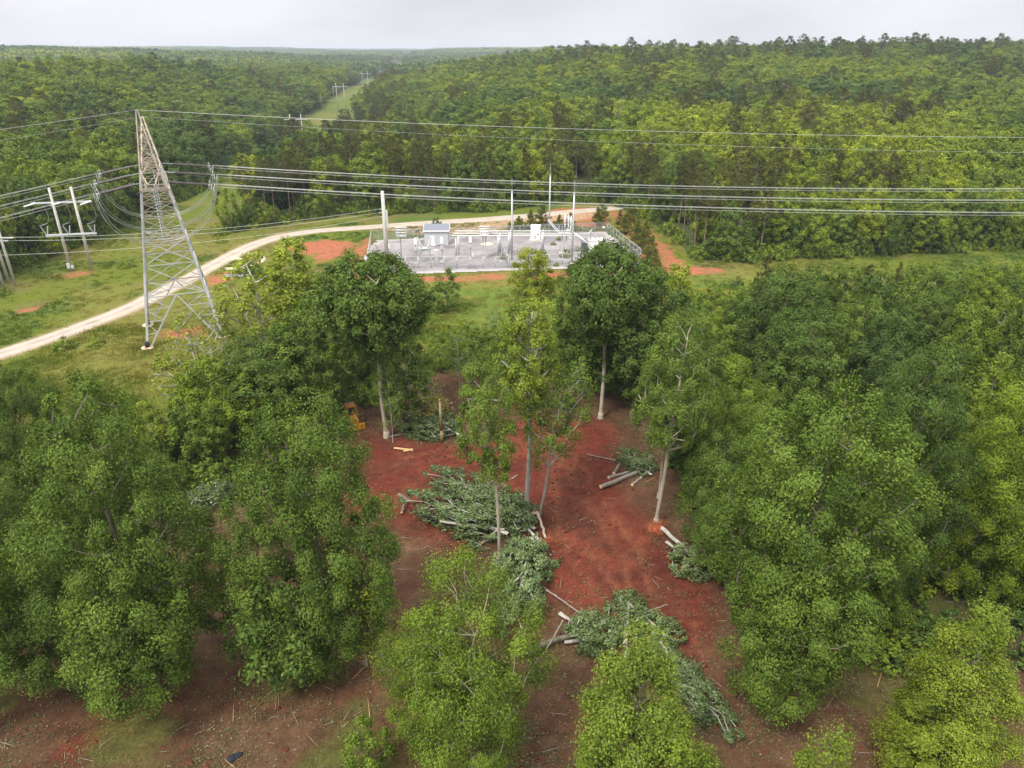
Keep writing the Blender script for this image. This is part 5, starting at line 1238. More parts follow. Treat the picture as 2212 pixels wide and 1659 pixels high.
for q_, dy in enumerate((0.2, 2.5, 4.8)):
    x0, x1 = -14.2 + 0.3 * q_, 15.6 - 0.6 * q_
    m = MB(); m.segs([[0, 0, 0]], [[x1 - x0, 0, 0]], 0.10, 0.10, 8); m.segs([[x1 - x0, 0, 0]], [[x1 - x0 + 2.2, -1.6, -1.6]], 0.09, 0.09, 8)
    b = m.build('bus_pipe', M_WHITE); b.location = (x0, yb + dy, ZB + 0.1)
    tag(b, f'long white bus pipe crossing the yard, {("front", "middle", "back")[q_]} of three', 'bus pipe', 'bus pipes of the yard')
p = yard(1156, 521)
o = thing('equipment_cabinet', 'tall white equipment cabinet standing on a slab', 'cabinet', p, math.radians(-8))
m = MB(); m.box((0, 1.0, 1.95), (2.4, 2.0, 3.5)); m.box((0, 1.0, 3.74), (2.55, 2.15, 0.1)); m.build('body', M_WHITE, o)
m = MB(); m.box((0.75, -0.22, 1.35), (0.95, 0.42, 2.0)); dd_ = m.build('door_panel', M_WHITE, o); m = MB(); m.box((0.75, -0.45, 1.8), (0.36, 0.05, 0.5)); m.build('gauge', M_DGREY, dd_)
m = MB(); m.box((-0.1, -0.1, 1.1), (0.3, 0.2, 1.0)); m.build('conduit', M_LGREY, o); m = MB(); m.box((0.2, 0.8, 0.1), (3.4, 3.0, 0.24)); m.build('slab', M_CONC, o)
p = yard(1219, 548)
o = thing('arrester_structure', 'switch structure carrying three white arrester columns near the transformer', 'switchgear', p)
m = MB()
for x in (-0.55, 0.35): m.box((x, 0.1, 2.3), (0.34, 0.34, 4.6))
m.bar((-0.55, 0.1, 0.6), (-1.1, -0.2, 2.0), 0.12); m.build('column', M_LGREY, o)
m = MB(); m.box((-0.1, 0, 4.6), (2.6, 1.7, 0.18)); m.bar((-1.3, -0.6, 4.7), (-3.6, 1.5, 7.2), 0.16); m.bar((-1.0, 0.7, 4.7), (-3.4, 2.5, 7.2), 0.14); m.build('frame', M_STEEL, o)
for k, (x, y) in enumerate(((0.1, 1.9), (0.75, 1.0), (1.2, 0.1))):
    m = MB(); m.segs([[x, y, 4.6]], [[x, y, 6.6]], 0.09); m.lathe([(0.08, 6.5), (0.2, 6.6), (0.22, 8.1), (0.1, 8.3), (0.03, 8.6)], (x, y, 0), 10); m.build('arrester', M_WHITE, o)
for k, (x, y) in enumerate(((-1.2, 0.6), (-0.6, 0.2), (-0.1, -0.3), (0.6, -0.5))):
    m = MB(); post_insulator(m, (x, y, 4.7), 1.6, 0.13, 10); m.build('insulator', M_GLASSI, o)
m = MB(); m.box((1.1, -0.4, 4.1), (0.4, 0.4, 1.2)); m.box((0.6, -0.3, 5.2), (0.6, 0.5, 0.9)); m.build('mechanism', M_WHITE, o)
m = MB(); m.box((-0.1, 0, 0.08), (2.0, 1.4, 0.2)); m.build('footing', M_CONC, o)
p = yard(1281, 556)
o = thing('power_transformer', 'white power transformer with tall bushings and one dark radiator', 'transformer', p, math.radians(-4))
m = MB(); m.box((0, 1.2, 2.1), (2.3, 2.4, 3.6)); m.box((0, 1.2, 2.6), (2.45, 2.55, 0.16)); m.box((0, 1.2, 1.2), (2.45, 2.55, 0.16)); m.box((0, 1.2, 3.98), (2.5, 2.6, 0.18)); m.build('tank', M_WHITE, o)
m = MB()
for k in range(7): m.box((-2.15, 0.1 + 0.36 * k, 2.0), (1.3, 0.16, 2.7))
m.box((-2.15, 1.2, 0.9), (1.4, 2.5, 0.12)); m.box((-2.15, 1.2, 3.3), (1.4, 2.5, 0.12)); m.build('radiator', M_DGREY, o)
m = MB(); m.lathe([(0.3, -1.1), (0.72, -0.95), (0.72, 0.95), (0.3, 1.1)], (1.9, 1.6, 3.5), 16, (0, 1, 0)); m.box((1.9, 1.6, 1.4), (1.0, 1.4, 2.6)); m.build('expansion_tank', M_WHITE, o)
for k in range(3):
    m = MB(); post_insulator(m, (-0.9 + 0.1 * k, 0.4 + 0.75 * k, 4.05), 1.9, 0.17, 11); m.build('bushing', M_GLASSI, o)
    m = MB(); post_insulator(m, (0.25 + 0.15 * k, 0.3 + 0.6 * k, 4.05), 1.1, 0.13, 7); m.build('bushing', M_GLASSI, o)
m = MB(); m.bar((-1.5, -0.3, 5.6), (-0.4, 2.6, 6.0), 0.12); m.bar((-0.6, 0.2, 4.1), (-1.5, -0.3, 5.6), 0.1); m.build('bracket', M_LGREY, o)
m = MB(); m.box((0.2, -0.3, 1.5), (0.8, 0.4, 1.3)); m.build('control_box', M_WHITE, o)
m = MB(); m.box((-0.3, 1.2, 0.1), (4.6, 3.6, 0.3)); m.build('slab', M_FOOT, o)
# chain-link fences
t = NT('chain_link'); cc = t.n('ShaderNodeBsdfPrincipled', i={'Base Color': (0.40, 0.42, 0.45, 1), 'Roughness': 0.5, 'Metallic': 0.3}); tr = t.n('ShaderNodeBsdfTransparent')
mx = t.n('ShaderNodeMixShader', i={0: 0.12, 1: tr.outputs[0], 2: cc.outputs[0]}); t.t.links.new(mx.outputs[0], t.out.inputs['Surface']); M_LINK = t.m
def fence(a, b, label, n, arms=True, h=2.5, name='chain_link_fence'):
    a, b = np.array(a), np.array(b); d = b - a; ln = np.linalg.norm(d[:2]); ang = math.atan2(d[1], d[0])
    o = thing(name, label, 'fence', (a[0], a[1], a[2]), ang, 'chain-link fences of the yard')
    m = MB(); m.box((ln / 2, 0, h / 2), (ln, 0.012, h - 0.05)); m.build('mesh_panel', M_LINK, o)
    m = MB(); m.segs([[0, 0, h], [0, 0, h * 0.5]], [[ln, 0, h], [ln, 0, h * 0.5]], [0.045, 0.025]); m.build('rail', M_STEEL, o)
    for k in range(n + 1):
        x = ln * k / n; m = MB(); m.segs([[x, 0.06, 0]], [[x, 0.06, h]], 0.055, 0.055, 7)
        if arms: m.segs([[x, 0.06, h]], [[x, -0.32, h + 0.42]], 0.035, 0.03, 5)
        m.build('post', M_STEEL, o)
    if arms:
        m = MB(); m.segs([[0, -0.08 - 0.1 * k, h + 0.14 + 0.11 * k] for k in range(3)], [[ln, -0.08 - 0.1 * k, h + 0.14 + 0.11 * k] for k in range(3)], 0.012, k=3); m.build('barbed_wire', M_STEEL, o)
FA, FB_, FC, FD = yard(803, 520), yard(1311, 502), yard(1383, 562), yard(794, 579)
M1, M2 = yard(1068, 512), yard(1098, 579)
fence(FB_, FC, 'right chain-link fence with angled barbed wire arms', 10)
fence(FA, M1, 'back chain-link fence behind the control house', 9)
fence(M1, FB_, 'back chain-link fence behind the tall white cabinet', 9)
fence(FD, FA, 'left chain-link fence by the concrete pole', 8)
fence(M1, M2, 'dividing chain-link fence across the middle of the yard', 8)
fence(M2, FD, 'front left chain-link fence facing the grass', 11, False)
fence(FC, M2, 'front right chain-link fence by the oak crowns', 10, False)
for (u, v, z, lab) in ((832, 519, 1.9, 'back fence left of the control house'), (1303, 506, 1.9, 'back fence at the right corner'), (955, 578, 1.5, 'front fence below the circuit breaker'), (1082, 578, 1.5, 'front fence beside the dividing fence'), (1253, 572, 1.5, 'front fence near the transformer')):
    q = P(u, v); m = MB(); m.box((0, 0, 0), (0.6, 0.03, 0.5)); s = m.build('warning_sign', M_WHITE); s.location = (q[0], q[1] - 0.15, z); tag(s, f'small white sign on the {lab}', 'sign', 'white signs of the yard')
m = MB(); m.lathe([(1.6, -0.1), (1.6, 0.05), (1.3, 0.12), (0.0, 0.14)], (0, 0, 0), 20); s = m.build('drain_cover', M_FOOT); s.location = yard(1052, 528); tag(s, 'round tan drain cover on the yard stone near the dividing fence', 'drain cover')
for q_, (u, v) in enumerate(((1150, 548), (1160, 560), (1172, 552), (1195, 530), (1207, 520), (1202, 575), (1242, 576), (1088, 560), (1178, 566), (1222, 556))):
    h_ = 0.6 + 0.9 * RNG.random(); plant('weed_plant', f'green weed growing through the yard stone, {ordn(q_)} in the right half', 'weed', 'bush', yard(u, v)[:2], h_ * 1.3, h_ * 0.8, 0.62, None, 'weeds in the yard')
for o in list(SC.objects):
    if o.get('category') == 'switchgear': o.scale = (1.15, 1.15, 1.06)
# ------------------------------------------------------------------ felled wood, the machine, and small things on the clearing
make_tree('fallen_top', 51, 9, 0.6, 2.7, 'broad', nl=60, lr=0.75, npl=200, ls=0.26, tr=0.16, mat=M_PALE, bk=M_BARKW, rmin=0.034, gaps=0.42, asp=0.8)
make_tree('fallen_thin', 52, 8, 1.8, 1.5, 'oval', nl=34, lr=0.6, npl=150, ls=0.24, tr=0.12, mat=M_PALE, bk=M_BARKW, rmin=0.028, gaps=0.25, asp=0.8, sig=0.36)
def fallen(label, key, xy, L_, R_, az, tint, lift=0.5, tilt=84, roll=0.0):
    p = PROTO[key]; x, y = float(xy[0]), float(xy[1])
    o = thing('fallen_tree', label, 'fallen tree', (x, y, float(g(x, y)) + lift), 0, 'felled tree tops on the clearing')
    from mathutils import Euler, Matrix
    mtx = Matrix.Rotation(az, 4, 'Z') @ Matrix.Rotation(math.radians(tilt), 4, 'Y') @ Matrix.Rotation(math.pi if roll > 1.5 else 0.0, 4, 'Z')
    o.rotation_euler = mtx.to_euler(); s = L_ / p['H']; sr = R_ / p['R']; o.scale = (sr * 0.55, sr * 1.1, s)
    link('trunk', p['t'], o); c = link('crown', p['c'], o); c['tint'] = tint
    return o
A2 = lambda a, b: math.atan2(b[1] - a[1], b[0] - a[0])
def fell(label, key, base, tip, R_, tint, lift=0.6, roll=0.0):
    a, b = at(*base), at(*tip); fallen(label, key, a, float(np.linalg.norm(b - a)), R_, A2(a, b), tint, lift, 86, roll)
fell('felled leafy top at the left of the big brush pile, pale dull leaves', 'fallen_top', (1090, 1165), (880, 1100), 2.3, 0.12, 0.9, 0.3)
fell('felled top lying across the back of the big brush pile', 'fallen_top', (1080, 1120), (930, 1040), 2.1, 0.10, 0.8, 1.4)
fell('silvery felled top at the right end of the big brush pile', 'fallen_top', (1150, 1150), (1010, 1075), 1.9, 0.25, 0.6, 4.1)
fell('felled green top between the two slender poplar trunks', 'fallen_thin', (1165, 1175), (1060, 1075), 1.7, 0.32, 0.5, 2.0)
fell('silvery green felled top right of the layered tree', 'fallen_top', (1150, 1180), (1105, 1400), 2.2, 0.18, 0.8, 0.9)
fell('small felled top sprawled over the long bark log', 'fallen_thin', (1215, 1330), (1330, 1420), 1.6, 0.20, 0.3, 1.0)
fell('felled fork with sparse leaves at the end of the clearing path', 'fallen_thin', (1350, 1420), (1355, 1290), 1.3, 0.22, 0.3, 0.2)
fell('felled limb with sparse leaves pointing right of the bright tree', 'fallen_thin', (1350, 1318), (1470, 1400), 1.2, 0.28, 0.2, 3.3)
fell('long dull felled top lying right of the bright pointed tree', 'fallen_top', (1400, 1400), (1585, 1610), 1.5, 0.06, 0.3, 1.8)
fell('withered yellow felled top behind the bare stake', 'fallen_thin', (985, 925), (900, 880), 1.7, 1.0, 0.7, 0.4)
fell('green felled top at the foot of the bare stake', 'fallen_thin', (1000, 950), (925, 915), 1.8, 0.16, 0.5, 2.2)
fell('felled top lying by the base of the forked oak', 'fallen_top', (960, 945), (855, 920), 1.7, 0.30, 0.4, 3.0)
fell('felled brush behind the cut logs at the right of the clearing', 'fallen_top', (1405, 1030), (1335, 985), 1.5, 0.14, 0.4, 1.1)
fell('leafy felled top along the white fallen trunk', 'fallen_thin', (1440, 1180), (1535, 1260), 1.5, 0.30, 0.3, 2.0)
fell('felled boughs in the shade between the two big left oaks', 'fallen_thin', (390, 1120), (500, 1060), 1.6, 0.24, 0.4, 0.3)
def log(label, a, b, r, mat=None, ends=True, name='cut_log', up=None, cat='log'):
    A, B = at(*a), at(*b); za, zb = float(g(*A)) + r * 0.9, float(g(*B)) + r * 0.9
    if up: za += up[0]; zb += up[1]
    A, B = np.array([*A, za]), np.array([*B, zb]); n_ = 9; s_ = np.linspace(0, 1, n_)[:, None]
    pth = (B - A) * s_; pth[1:-1] += RNG.normal(size=(n_ - 2, 3)) * r * np.array([0.25, 0.25, 0.1])
    o = thing(name, label, cat, A, 0)
    m = MB(); m.tube(pth, np.linspace(r, r * 0.75, n_) * RNG.uniform(0.94, 1.06, n_), 10, False); m.build('bark', mat or M_BARKP, o)
    if ends:
        for k in (0, -1):
            m = MB(); d = unit(pth[1] - pth[0]) * (-1 if k == 0 else 1); m.lathe([(r * (0.99 if k == 0 else .74), -0.02), (r * (0.97 if k == 0 else .72), 0.015), (0.0, 0.02)], pth[k], 10, d); m.build('sawn_end', M_WOODEND, o)
    return o
log('thick cut log with a pale sawn end, nearest of the logs by the poplar', (1297, 1056), (1400, 1014), 0.27, M_BARKG)
log('shorter cut log lying behind the thick one by the poplar', (1314, 1035), (1355, 1023), 0.20, M_BARKG)
log('grey cut log with its end toward the clearing, right of the thick one', (1365, 1051), (1391, 1029), 0.19, M_BARKG)
log('reddish brown log standing up the bank behind the cut logs', (1326, 1026), (1344, 998), 0.22, M_BARK)
log('long pale fallen trunk pointing down from its red root ball', (1428, 1153), (1521, 1229), 0.23, M_BARKW, False, 'dead_log', (0.5, 0), 'fallen tree')
log('long bark log lying across the felled tops, bottom middle', (1117, 1424), (1316, 1352), 0.26, M_BARK, True, up=(0.3, 0.5))
log('grey broken limb lying parallel behind the long bark log', (1219, 1394), (1322, 1384), 0.16, M_BARKW, False, 'broken_limb', (0.2, 0.3), 'limb')
log('upright looking grey limb of the felled fork', (1348, 1407), (1357, 1322), 0.18, M_BARKP, False, 'broken_limb', (0.5, 0.7), 'limb')
log('grey limb running right from the felled fork', (1351, 1314), (1446, 1389), 0.14, M_BARKP, True, 'broken_limb', (0.8, 0.3), 'limb')
log('broken limb lying beside the long dull felled top', (1426, 1398), (1470, 1464), 0.16, M_BARKP, True, 'broken_limb', (0.4, 0.2), 'limb')
log('splintered trunk with fresh yellow wood at the foot of the tallest poplar', (1112, 1131), (1162, 1125), 0.20, M_WOOD, False, 'snapped_log', (0.5, 0.9), 'broken trunk')
log('snapped stem leaning down from the splintered trunk', (1161, 1127), (1179, 1168), 0.17, M_BARKP, False, 'snapped_log', (0.9, 0.1), 'broken trunk')
log('curved pale limb over the big brush pile', (952, 1149), (1090, 1163), 0.13, M_BARKW, False, 'broken_limb', (1.2, 1.0), 'limb')
log('short cut log at the left end of the big brush pile', (862, 1082), (889, 1094), 0.24, M_BARK, True, up=(0.6, 0.5))
log('short prop log under the left end of the brush pile', (868, 1110), (878, 1086), 0.18, M_BARK, True, up=(0, 0.4))
log('pale dead log in the shade between the big left oaks', (372, 1130), (462, 1135), 0.16, M_BARKW, False, 'dead_log', None, 'fallen tree')
log('pale dead log farther down between the big left oaks', (455, 1187), (520, 1184), 0.14, M_BARKW, False, 'dead_log', None, 'fallen tree')
log('weathered log end left of the second oak crown', (488, 1268), (528, 1248), 0.20, M_BARKP, True, 'dead_log', None, 'fallen tree')
log('grey log lying at the back of the clearing', (1010, 868), (1080, 872), 0.16, M_BARKW, False, 'dead_log', (0.3, 0.3), 'fallen tree')
log('brown log lying near the forked oak base', (838, 946), (880, 938), 0.14, M_BARK, False, 'dead_log', None, 'fallen tree')
for q_, (a, b, r, z0, z1) in enumerate([((905, 1130), (1010, 1095), .10, .9, 1.3), ((930, 1062), (985, 1105), .09, 1.2, 1.0), ((1000, 1130), (1085, 1160), .14, .8, .6), ((945, 1100), (900, 1082), .07, 1.2, .9), ((1050, 1085), (1118, 1050), .10, 1.0, 1.4), ((1090, 1215), (1135, 1330), .09, .9, .7), ((1180, 1290), (1255, 1345), .08, .8, .9), ((1215, 1355), (1180, 1420), .08, .7, .8), ((1455, 1440), (1545, 1560), .10, .6, .5), ((1380, 1345), (1440, 1322), .07, .9, .8), ((895, 925), (960, 905), .08, .8, 1.0), ((1330, 1000), (1268, 985), .06, .3, .2)]):
    log('bare grey limb sticking out of the felled brush, ' + ordn(q_) + ' counting from the back left', a, b, r, M_BARKG, False, 'broken_limb', (z0, z1), 'limb')
for q_, (a, b, lab) in enumerate([((851, 969), (892, 974), 'long split yellow slab on red soil'), ((872, 976), (891, 972), 'short split yellow slab beside the long one')]):
    A, B = at(*a), at(*b); d = B - A; m = MB(); m.box((np.linalg.norm(d) / 2, 0, 0.1), (np.linalg.norm(d), 0.26, 0.12)); o = m.build('wood_slab', M_WOOD); o.location = (*A, float(g(*A))); o.rotation_euler = (0.1, 0, A2(A, B)); tag(o, lab, 'wood slab')
p = P(955, 955); hh = Zat(p[1], 868) - p[2]
o = thing('bare_stake', 'bare limbless tree stem broken off at the top, standing in the clearing', 'snag', p); m = MB(); m.segs([[0, 0, -0.1], [0, 0, hh * 0.3]], [[0, 0, hh * 0.3], [-0.05, 0, hh]], [0.17, 0.20], [0.20, 0.14], 9); m.build('stem', bark('peeled_stem', (0.20, 0.17, 0.085), (0.34, 0.285, 0.15)), o)
m = MB(); m.segs([[-0.05, 0, hh]], [[-0.12, 0, hh + 0.35]], 0.10, 0.02, 6); m.build('broken_top', M_WOOD, o)
# root balls
M_CLAY = simple('red_clay', (0.30, 0.075, 0.035), 0.95, var=0.3, scale=2)
for (u, v, r, lab) in ((1421, 1143, 1.25, 'red clay root ball with bristling roots under the broad poplar'), (1188, 1172, 0.7, 'small red root clump right of the snapped stem'), (1335, 1345, 0.9, 'bright red root ball beside the felled fork')):
    q = P(u, v); o = thing('root_ball', lab, 'root ball', (q[0], q[1], q[2])); rr = np.random.default_rng(int(u))
    a = unit(rr.normal(size=(260, 3))); a[:, 2] = np.abs(a[:, 2]) * 0.75
    m = MB(); th = np.linspace(0, np.pi / 2, 8); prf = [(r * 0.75 * math.cos(t_) * (1 + 0.08 * math.sin(7 * t_)), r * 0.55 * math.sin(t_) - 0.1) for t_ in th]; m.lathe(prf, (0, 0, 0), 13)
    m.V[0] *= 1 + 0.22 * (vnoise(m.V[0][:, 0] * 3, m.V[0][:, 1] * 3 + m.V[0][:, 2] * 5, 1.0)[:, None] - 0.5); m.build('clay', M_CLAY, o)
    m = MB(); m.segs(a * r * 0.45, a * r * (0.8 + 0.4 * rr.random((260, 1))) + rr.normal(size=(260, 3)) * 0.12, 0.03, 0.01, 3); m.build('roots', simple('red_roots', (0.36, 0.12, 0.05), 0.9), o)
# the yellow machine
M_YEL = simple('machine_yellow', (0.52, 0.21, 0.02), 0.5, var=0.2, scale=1.2); M_TRK = simple('muddy_track', (0.075, 0.032, 0.024), 0.9)
q = P(763, 919)
o = thing('compact_dozer', 'yellow tracked machine with an open roll cage, half hidden by oak leaves', 'bulldozer', q, math.radians(-62))
for s in (-1, 1):
    m = MB(); pr = [(-1.3, 0.35), (-1.1, 0.08), (1.0, 0.08), (1.3, 0.4), (1.15, 0.78), (-1.05, 0.82)]
    V = [[x, s * 0.78 + dy, z] for dy in (-0.22, 0.22) for x, z in pr]; n_ = 6
    m.add(V, [[[i, (i + 1) % n_, (i + 1) % n_ + n_, i + n_] for i in range(n_)], [[5, 4, 3, 2, 1, 0], [6, 7, 8, 9, 10, 11]]])
    for i in range(9): m.box((-1.0 + 0.25 * i, s * 0.78, 0.83), (0.06, 0.46, 0.05)); m.box((-1.0 + 0.25 * i, s * 0.78, 0.06), (0.06, 0.46, 0.05))
    tr_ = m.build('track', M_TRK, o)
    m = MB(); m.lathe([(0.28, -0.25), (0.28, 0.25)], (-0.98, s * 0.78, 0.46), 14, (0, 1, 0)); m.lathe([(0.24, -0.25), (0.24, 0.25)], (1.0, s * 0.78, 0.42), 14, (0, 1, 0)); m.build('wheel', M_YEL, tr_)
m = MB(); m.box((0.65, 0, 1.05), (1.5, 0.95, 0.75)); m.box((0.7, 0, 1.47), (1.3, 0.8, 0.1)); m.build('hood', M_YEL, o)
m = MB(); m.box((-0.75, 0, 1.0), (1.2, 1.15, 0.7)); m.box((-1.32, 0, 1.15), (0.12, 1.5, 0.8)); b_ = m.build('body', M_YEL, o)
m = MB(); m.box((-1.39, 0.1, 1.25), (0.02, 0.36, 0.14)); m.build('marking', M_BLACK, b_)
m = MB()
for x in (-1.2, 0.0):
    for y in (-0.62, 0.62): m.bar((x, y, 1.2), (x * 0.92 - 0.02, y * 0.92, 2.75), 0.11)
m.bar((-1.12, -0.57, 2.72), (-1.12, 0.57, 2.72), 0.12); m.bar((-0.02, -0.57, 2.72), (-0.02, 0.57, 2.72), 0.12); m.bar((-1.12, -0.57, 2.72), (-0.02, -0.57, 2.72), 0.12); m.bar((-1.12, 0.57, 2.72), (-0.02, 0.57, 2.72), 0.12)
m.box((-0.57, 0, 2.8), (1.35, 1.3, 0.08)); m.build('roll_cage', M_YEL, o)
m = MB(); m.box((-0.75, 0, 1.5), (0.5, 0.55, 0.2)); m.box((-1.0, 0, 1.8), (0.14, 0.55, 0.55)); m.build('seat', M_BLACK, o)
m = MB(); m.box((1.75, 0, 0.55), (0.16, 2.2, 0.85)); m.bar((1.7, 0.5, 0.5), (0.6, 0.55, 0.6), 0.14); m.bar((1.7, -0.5, 0.5), (0.6, -0.55, 0.6), 0.14); m.build('blade', M_YEL, o)
# dark jacket on the soil
q = P(508, 1637); t = np.linspace(0, 1, 9); rr = np.random.default_rng(4)
m = MB(); m.tube(np.stack([-0.55 + 1.1 * t, 0.04 * np.sin(5 * t), 0.10 + 0.03 * np.sin(9 * t)], 1), 0.09 + 0.16 * np.sin(np.pi * np.clip(t + 0.08, 0, 1)) ** 0.6 + 0.03 * rr.normal(size=9), 10)
V = m.V[0]; V[:, 2] = np.maximum(0.0, V[:, 2] * 0.7) + 0.04 * vnoise(V[:, 0] * 9, V[:, 1] * 9, 1.0)
o = m.build('dark_bundle', simple('navy_cloth', (0.020, 0.022, 0.034), 0.8, var=0.5, scale=6)); o.location = q; o.rotation_euler = (0, 0, math.radians(42)); tag(o, 'crumpled blue black bundle lying on bare soil at the bottom edge', 'bundle')
# puddle and stones beside the road bend
pu = px([(488, 600), (500, 590), (520, 586), (532, 592), (520, 600), (500, 608)]); c_ = pu.mean(0)
n_ = 40; a_ = np.linspace(0, 2 * np.pi, n_, endpoint=False); V = np.stack([c_[0] + 2.6 * np.cos(a_) * (1 + 0.2 * np.sin(3 * a_)), c_[1] + 1.6 * np.sin(a_) * (1 + 0.2 * np.cos(2 * a_))], 1)
me = bpy.data.meshes.new('puddle'); set_mesh(me, np.concatenate([V, np.full((n_, 1), 0.16)], 1), [np.arange(n_)[None]]); t_ = NT('puddle_water'); t_.bsdf((0.16, 0.15, 0.15), 0.08, 0.6); me.materials.append(t_.m); tag(link('puddle_water', me), kind='structure')
rs = np.random.default_rng(8); sp = []
for (a, b) in (((482, 579), (515, 581)), ((515, 581), (545, 573)), ((545, 573), (572, 560)), ((572, 560), (560, 550)), ((560, 550), (535, 546)), ((496, 560), (530, 563)), ((500, 556), (528, 560))):
    A, B = at(*a), at(*b)
    for k in range(26): sp.append(A + (B - A) * rs.random() + rs.normal(size=2) * 0.35)
sp = np.array(sp); m_ = MB(); th = np.linspace(0, np.pi / 2, 4); m_.lathe([(math.cos(x), 0.6 * math.sin(x) - 0.1) for x in th], (0, 0, 0), 7); sm_ = bpy.data.meshes.new('stone_shape'); set_mesh(sm_, np.concatenate(m_.V), m_.F); sm_.materials.append(simple('pale_stone', (0.55, 0.47, 0.36), 0.9))
s_ = rs.uniform(0.12, 0.38, len(sp))
scatter('riprap_gravel', [[src('stone_shape', sm_)]], np.stack([sp[:, 0], sp[:, 1], g(sp[:, 0], sp[:, 1])], 1), np.zeros(len(sp), int), np.zeros(len(sp)), rs.uniform(0, 6, len(sp)), s_, s_ * 0.7, 'pale loose stones lining the ditch inside the road bend', 'stones')
# dead snags in the right wood
for q_, (u, v, vt) in enumerate([(1760, 300, 240), (1735, 318, 262), (1865, 300, 250), (1890, 296, 246), (1700, 520, 425), (1985, 535, 465), (1585, 560, 470), (1330, 285, 205)]):
    p = P(u, v + 60 if v < 330 else v); y_ = p[1]; hh = float(np.clip(Zat(y_, vt) - p[2], 6, 24))
    o = thing('dead_tree', f'bleached leafless dead tree in the right wood, {ordn(q_)} of the bleached ones', 'dead tree', p, 0, 'bleached dead trees'); m = MB(); rr = np.random.default_rng(q_)
    z = np.linspace(0, hh, 9); ax_ = np.stack([0.3 * np.sin(z * 0.3 + q_), 0 * z, z], 1); r_ = 0.15 * (1 - 0.85 * z / hh); m.tube(ax_, r_, 6)
    for k in range(12):
        f = rr.uniform(0.45, 0.98); b_ = np.array([np.interp(f * hh, z, ax_[:, 0]), 0, f * hh]); d_ = unit(np.array([rr.normal(), rr.normal(), 0.9])); m.segs([b_], [b_ + d_ * (1 - f + 0.15) * hh * 0.35], 0.09, 0.03, 4)
    m.build('stem', M_BARKW, o)
# ------------------------------------------------------------------ ground cover
def tuft(name, n, hgt, spread, wd_, seed, mat):
    rr = np.random.default_rng(seed); b = rr.normal(size=(n, 3)) * np.array([spread, spread, 0]); d = unit(rr.normal(size=(n, 3)) * 0.45 + np.array([0, 0, 1])); h_ = hgt * rr.uniform(0.5, 1.2, n)
    pts = b + d * h_[:, None] * 0.5; e = unit(np.cross(d, rr.normal(size=(n, 3)))) * wd_
    V = np.stack([b - e, b + e, b + d * h_[:, None] + e * 0.2, b + d * h_[:, None] - e * 0.2], 1).reshape(-1, 3)
    me = bpy.data.meshes.new(name); set_mesh(me, V, [np.arange(4 * n).reshape(n, 4)]); a = me.attributes.new('tone', 'FLOAT', 'FACE'); a.data.foreach_set('value', rr.random(n).astype(np.float32)); me.materials.append(mat); return src(name, me)
rg = np.random.default_rng(21)
c_ = np.concatenate([cells(66, 120, 0.85, 0), cells(120, 205, 1.25, 0)]); x, y = c_[:, 0], c_[:, 1]
ok = (wood_depth(x, y) < 0.5) & (pdist(ROAD, x, y, False) > 3.2) & (~inside(PAD, x, y)) & (mask(CLEAR, x, y, 0.5) < 0.5)
for p_ in REDS: ok &= ~inside(p_, x, y)
dn = fbm(x, y, 7, 3, 22); ok &= rg.random(len(x)) < np.interp(dn, [0.35, 0.6], [0.35, 0.95]); c_ = c_[ok]; x, y = c_[:, 0], c_[:, 1]; m_ = len(c_)
gt = np.clip(0.42 - 1.6 * (fbm(x, y, 7, 3, 22) - 0.5) + 1.7 * (fbm(x, y, 26, 4, 21) - 0.5) + 0.12 * rg.normal(size=m_), 0, 1); s_ = rg.uniform(0.6, 1.35, m_)
scatter('grass', [[tuft('tuft_a', 46, 0.48, 0.42, 0.035, 1, M_GRASS)], [tuft('tuft_b', 34, 0.34, 0.55, 0.05, 2, M_GRASS)], [PROTO['bush']['o'][1]]], np.stack([x, y, g(x, y)], 1), np.where(rg.random(m_) < 0.006, 2, rg.integers(0, 2, m_)), gt, rg.uniform(0, 6.28, m_),
        s_ * np.where(rg.random(m_) < 0.02, 0.6, 1), s_ * np.interp(dn[ok], [0.35, 0.65], [0.6, 1.2]) * 0.8, 'tufted grass and weeds of the cleared strip', 'grass')
# scattered leaves and twigs on the bare soil
c_ = cells(24, 96, 0.46, 0); x, y = c_[:, 0], c_[:, 1]
mc = mask(CLEAR, x, y, 1.5, 2.0, 6, 1); mr = mask(RED, x, y, 2.0, 2.6, 7.0, 2); ok = rg.random(len(x)) < np.clip((0.9 * fbm(x, y, 4, 3, 130) ** 2 * 2.0) * (1 - 0.72 * mr * mc) * (0.35 + 0.65 * sstep(0.42, 0.62, fbm(x, y, 9, 2, 131))), 0, 1); ok &= (np.abs(x) < 60); c_ = c_[ok]; x, y = c_[:, 0], c_[:, 1]; m_ = len(c_)
zz_ = g(x, y) + 0.16 * (fbm(x, y, 3.0, 4, 4) - 0.5) + 0.35 * (fbm(x, y, 11, 2, 6) - 0.5)
def leafbits(name, n, seed, mat, s):
    rr = np.random.default_rng(seed); p_ = rr.normal(size=(n, 3)) * np.array([0.5, 0.5, 0.04]) + np.array([0, 0, 0.06]); return src(name, leaf_mesh(name, p_, rr.normal(size=(n, 3)) * 0.5 + np.array([0, 0, 1.0]), s, rr, mat, 0.75))
def twigs_(name, n, seed, mat, r_):
    rr = np.random.default_rng(seed); m = MB(); a = rr.normal(size=(n, 3)) * np.array([0.6, 0.6, 0.02]) + np.array([0, 0, 0.05]); d = unit(rr.normal(size=(n, 3)) * np.array([1, 1, 0.08])) * rr.uniform(0.3, 1.5, (n, 1)); m.segs(a, a + d, r_, r_ * 0.5, 4)
    me = bpy.data.meshes.new(name); set_mesh(me, np.concatenate(m.V), m.F); me.materials.append(mat); return src(name, me)
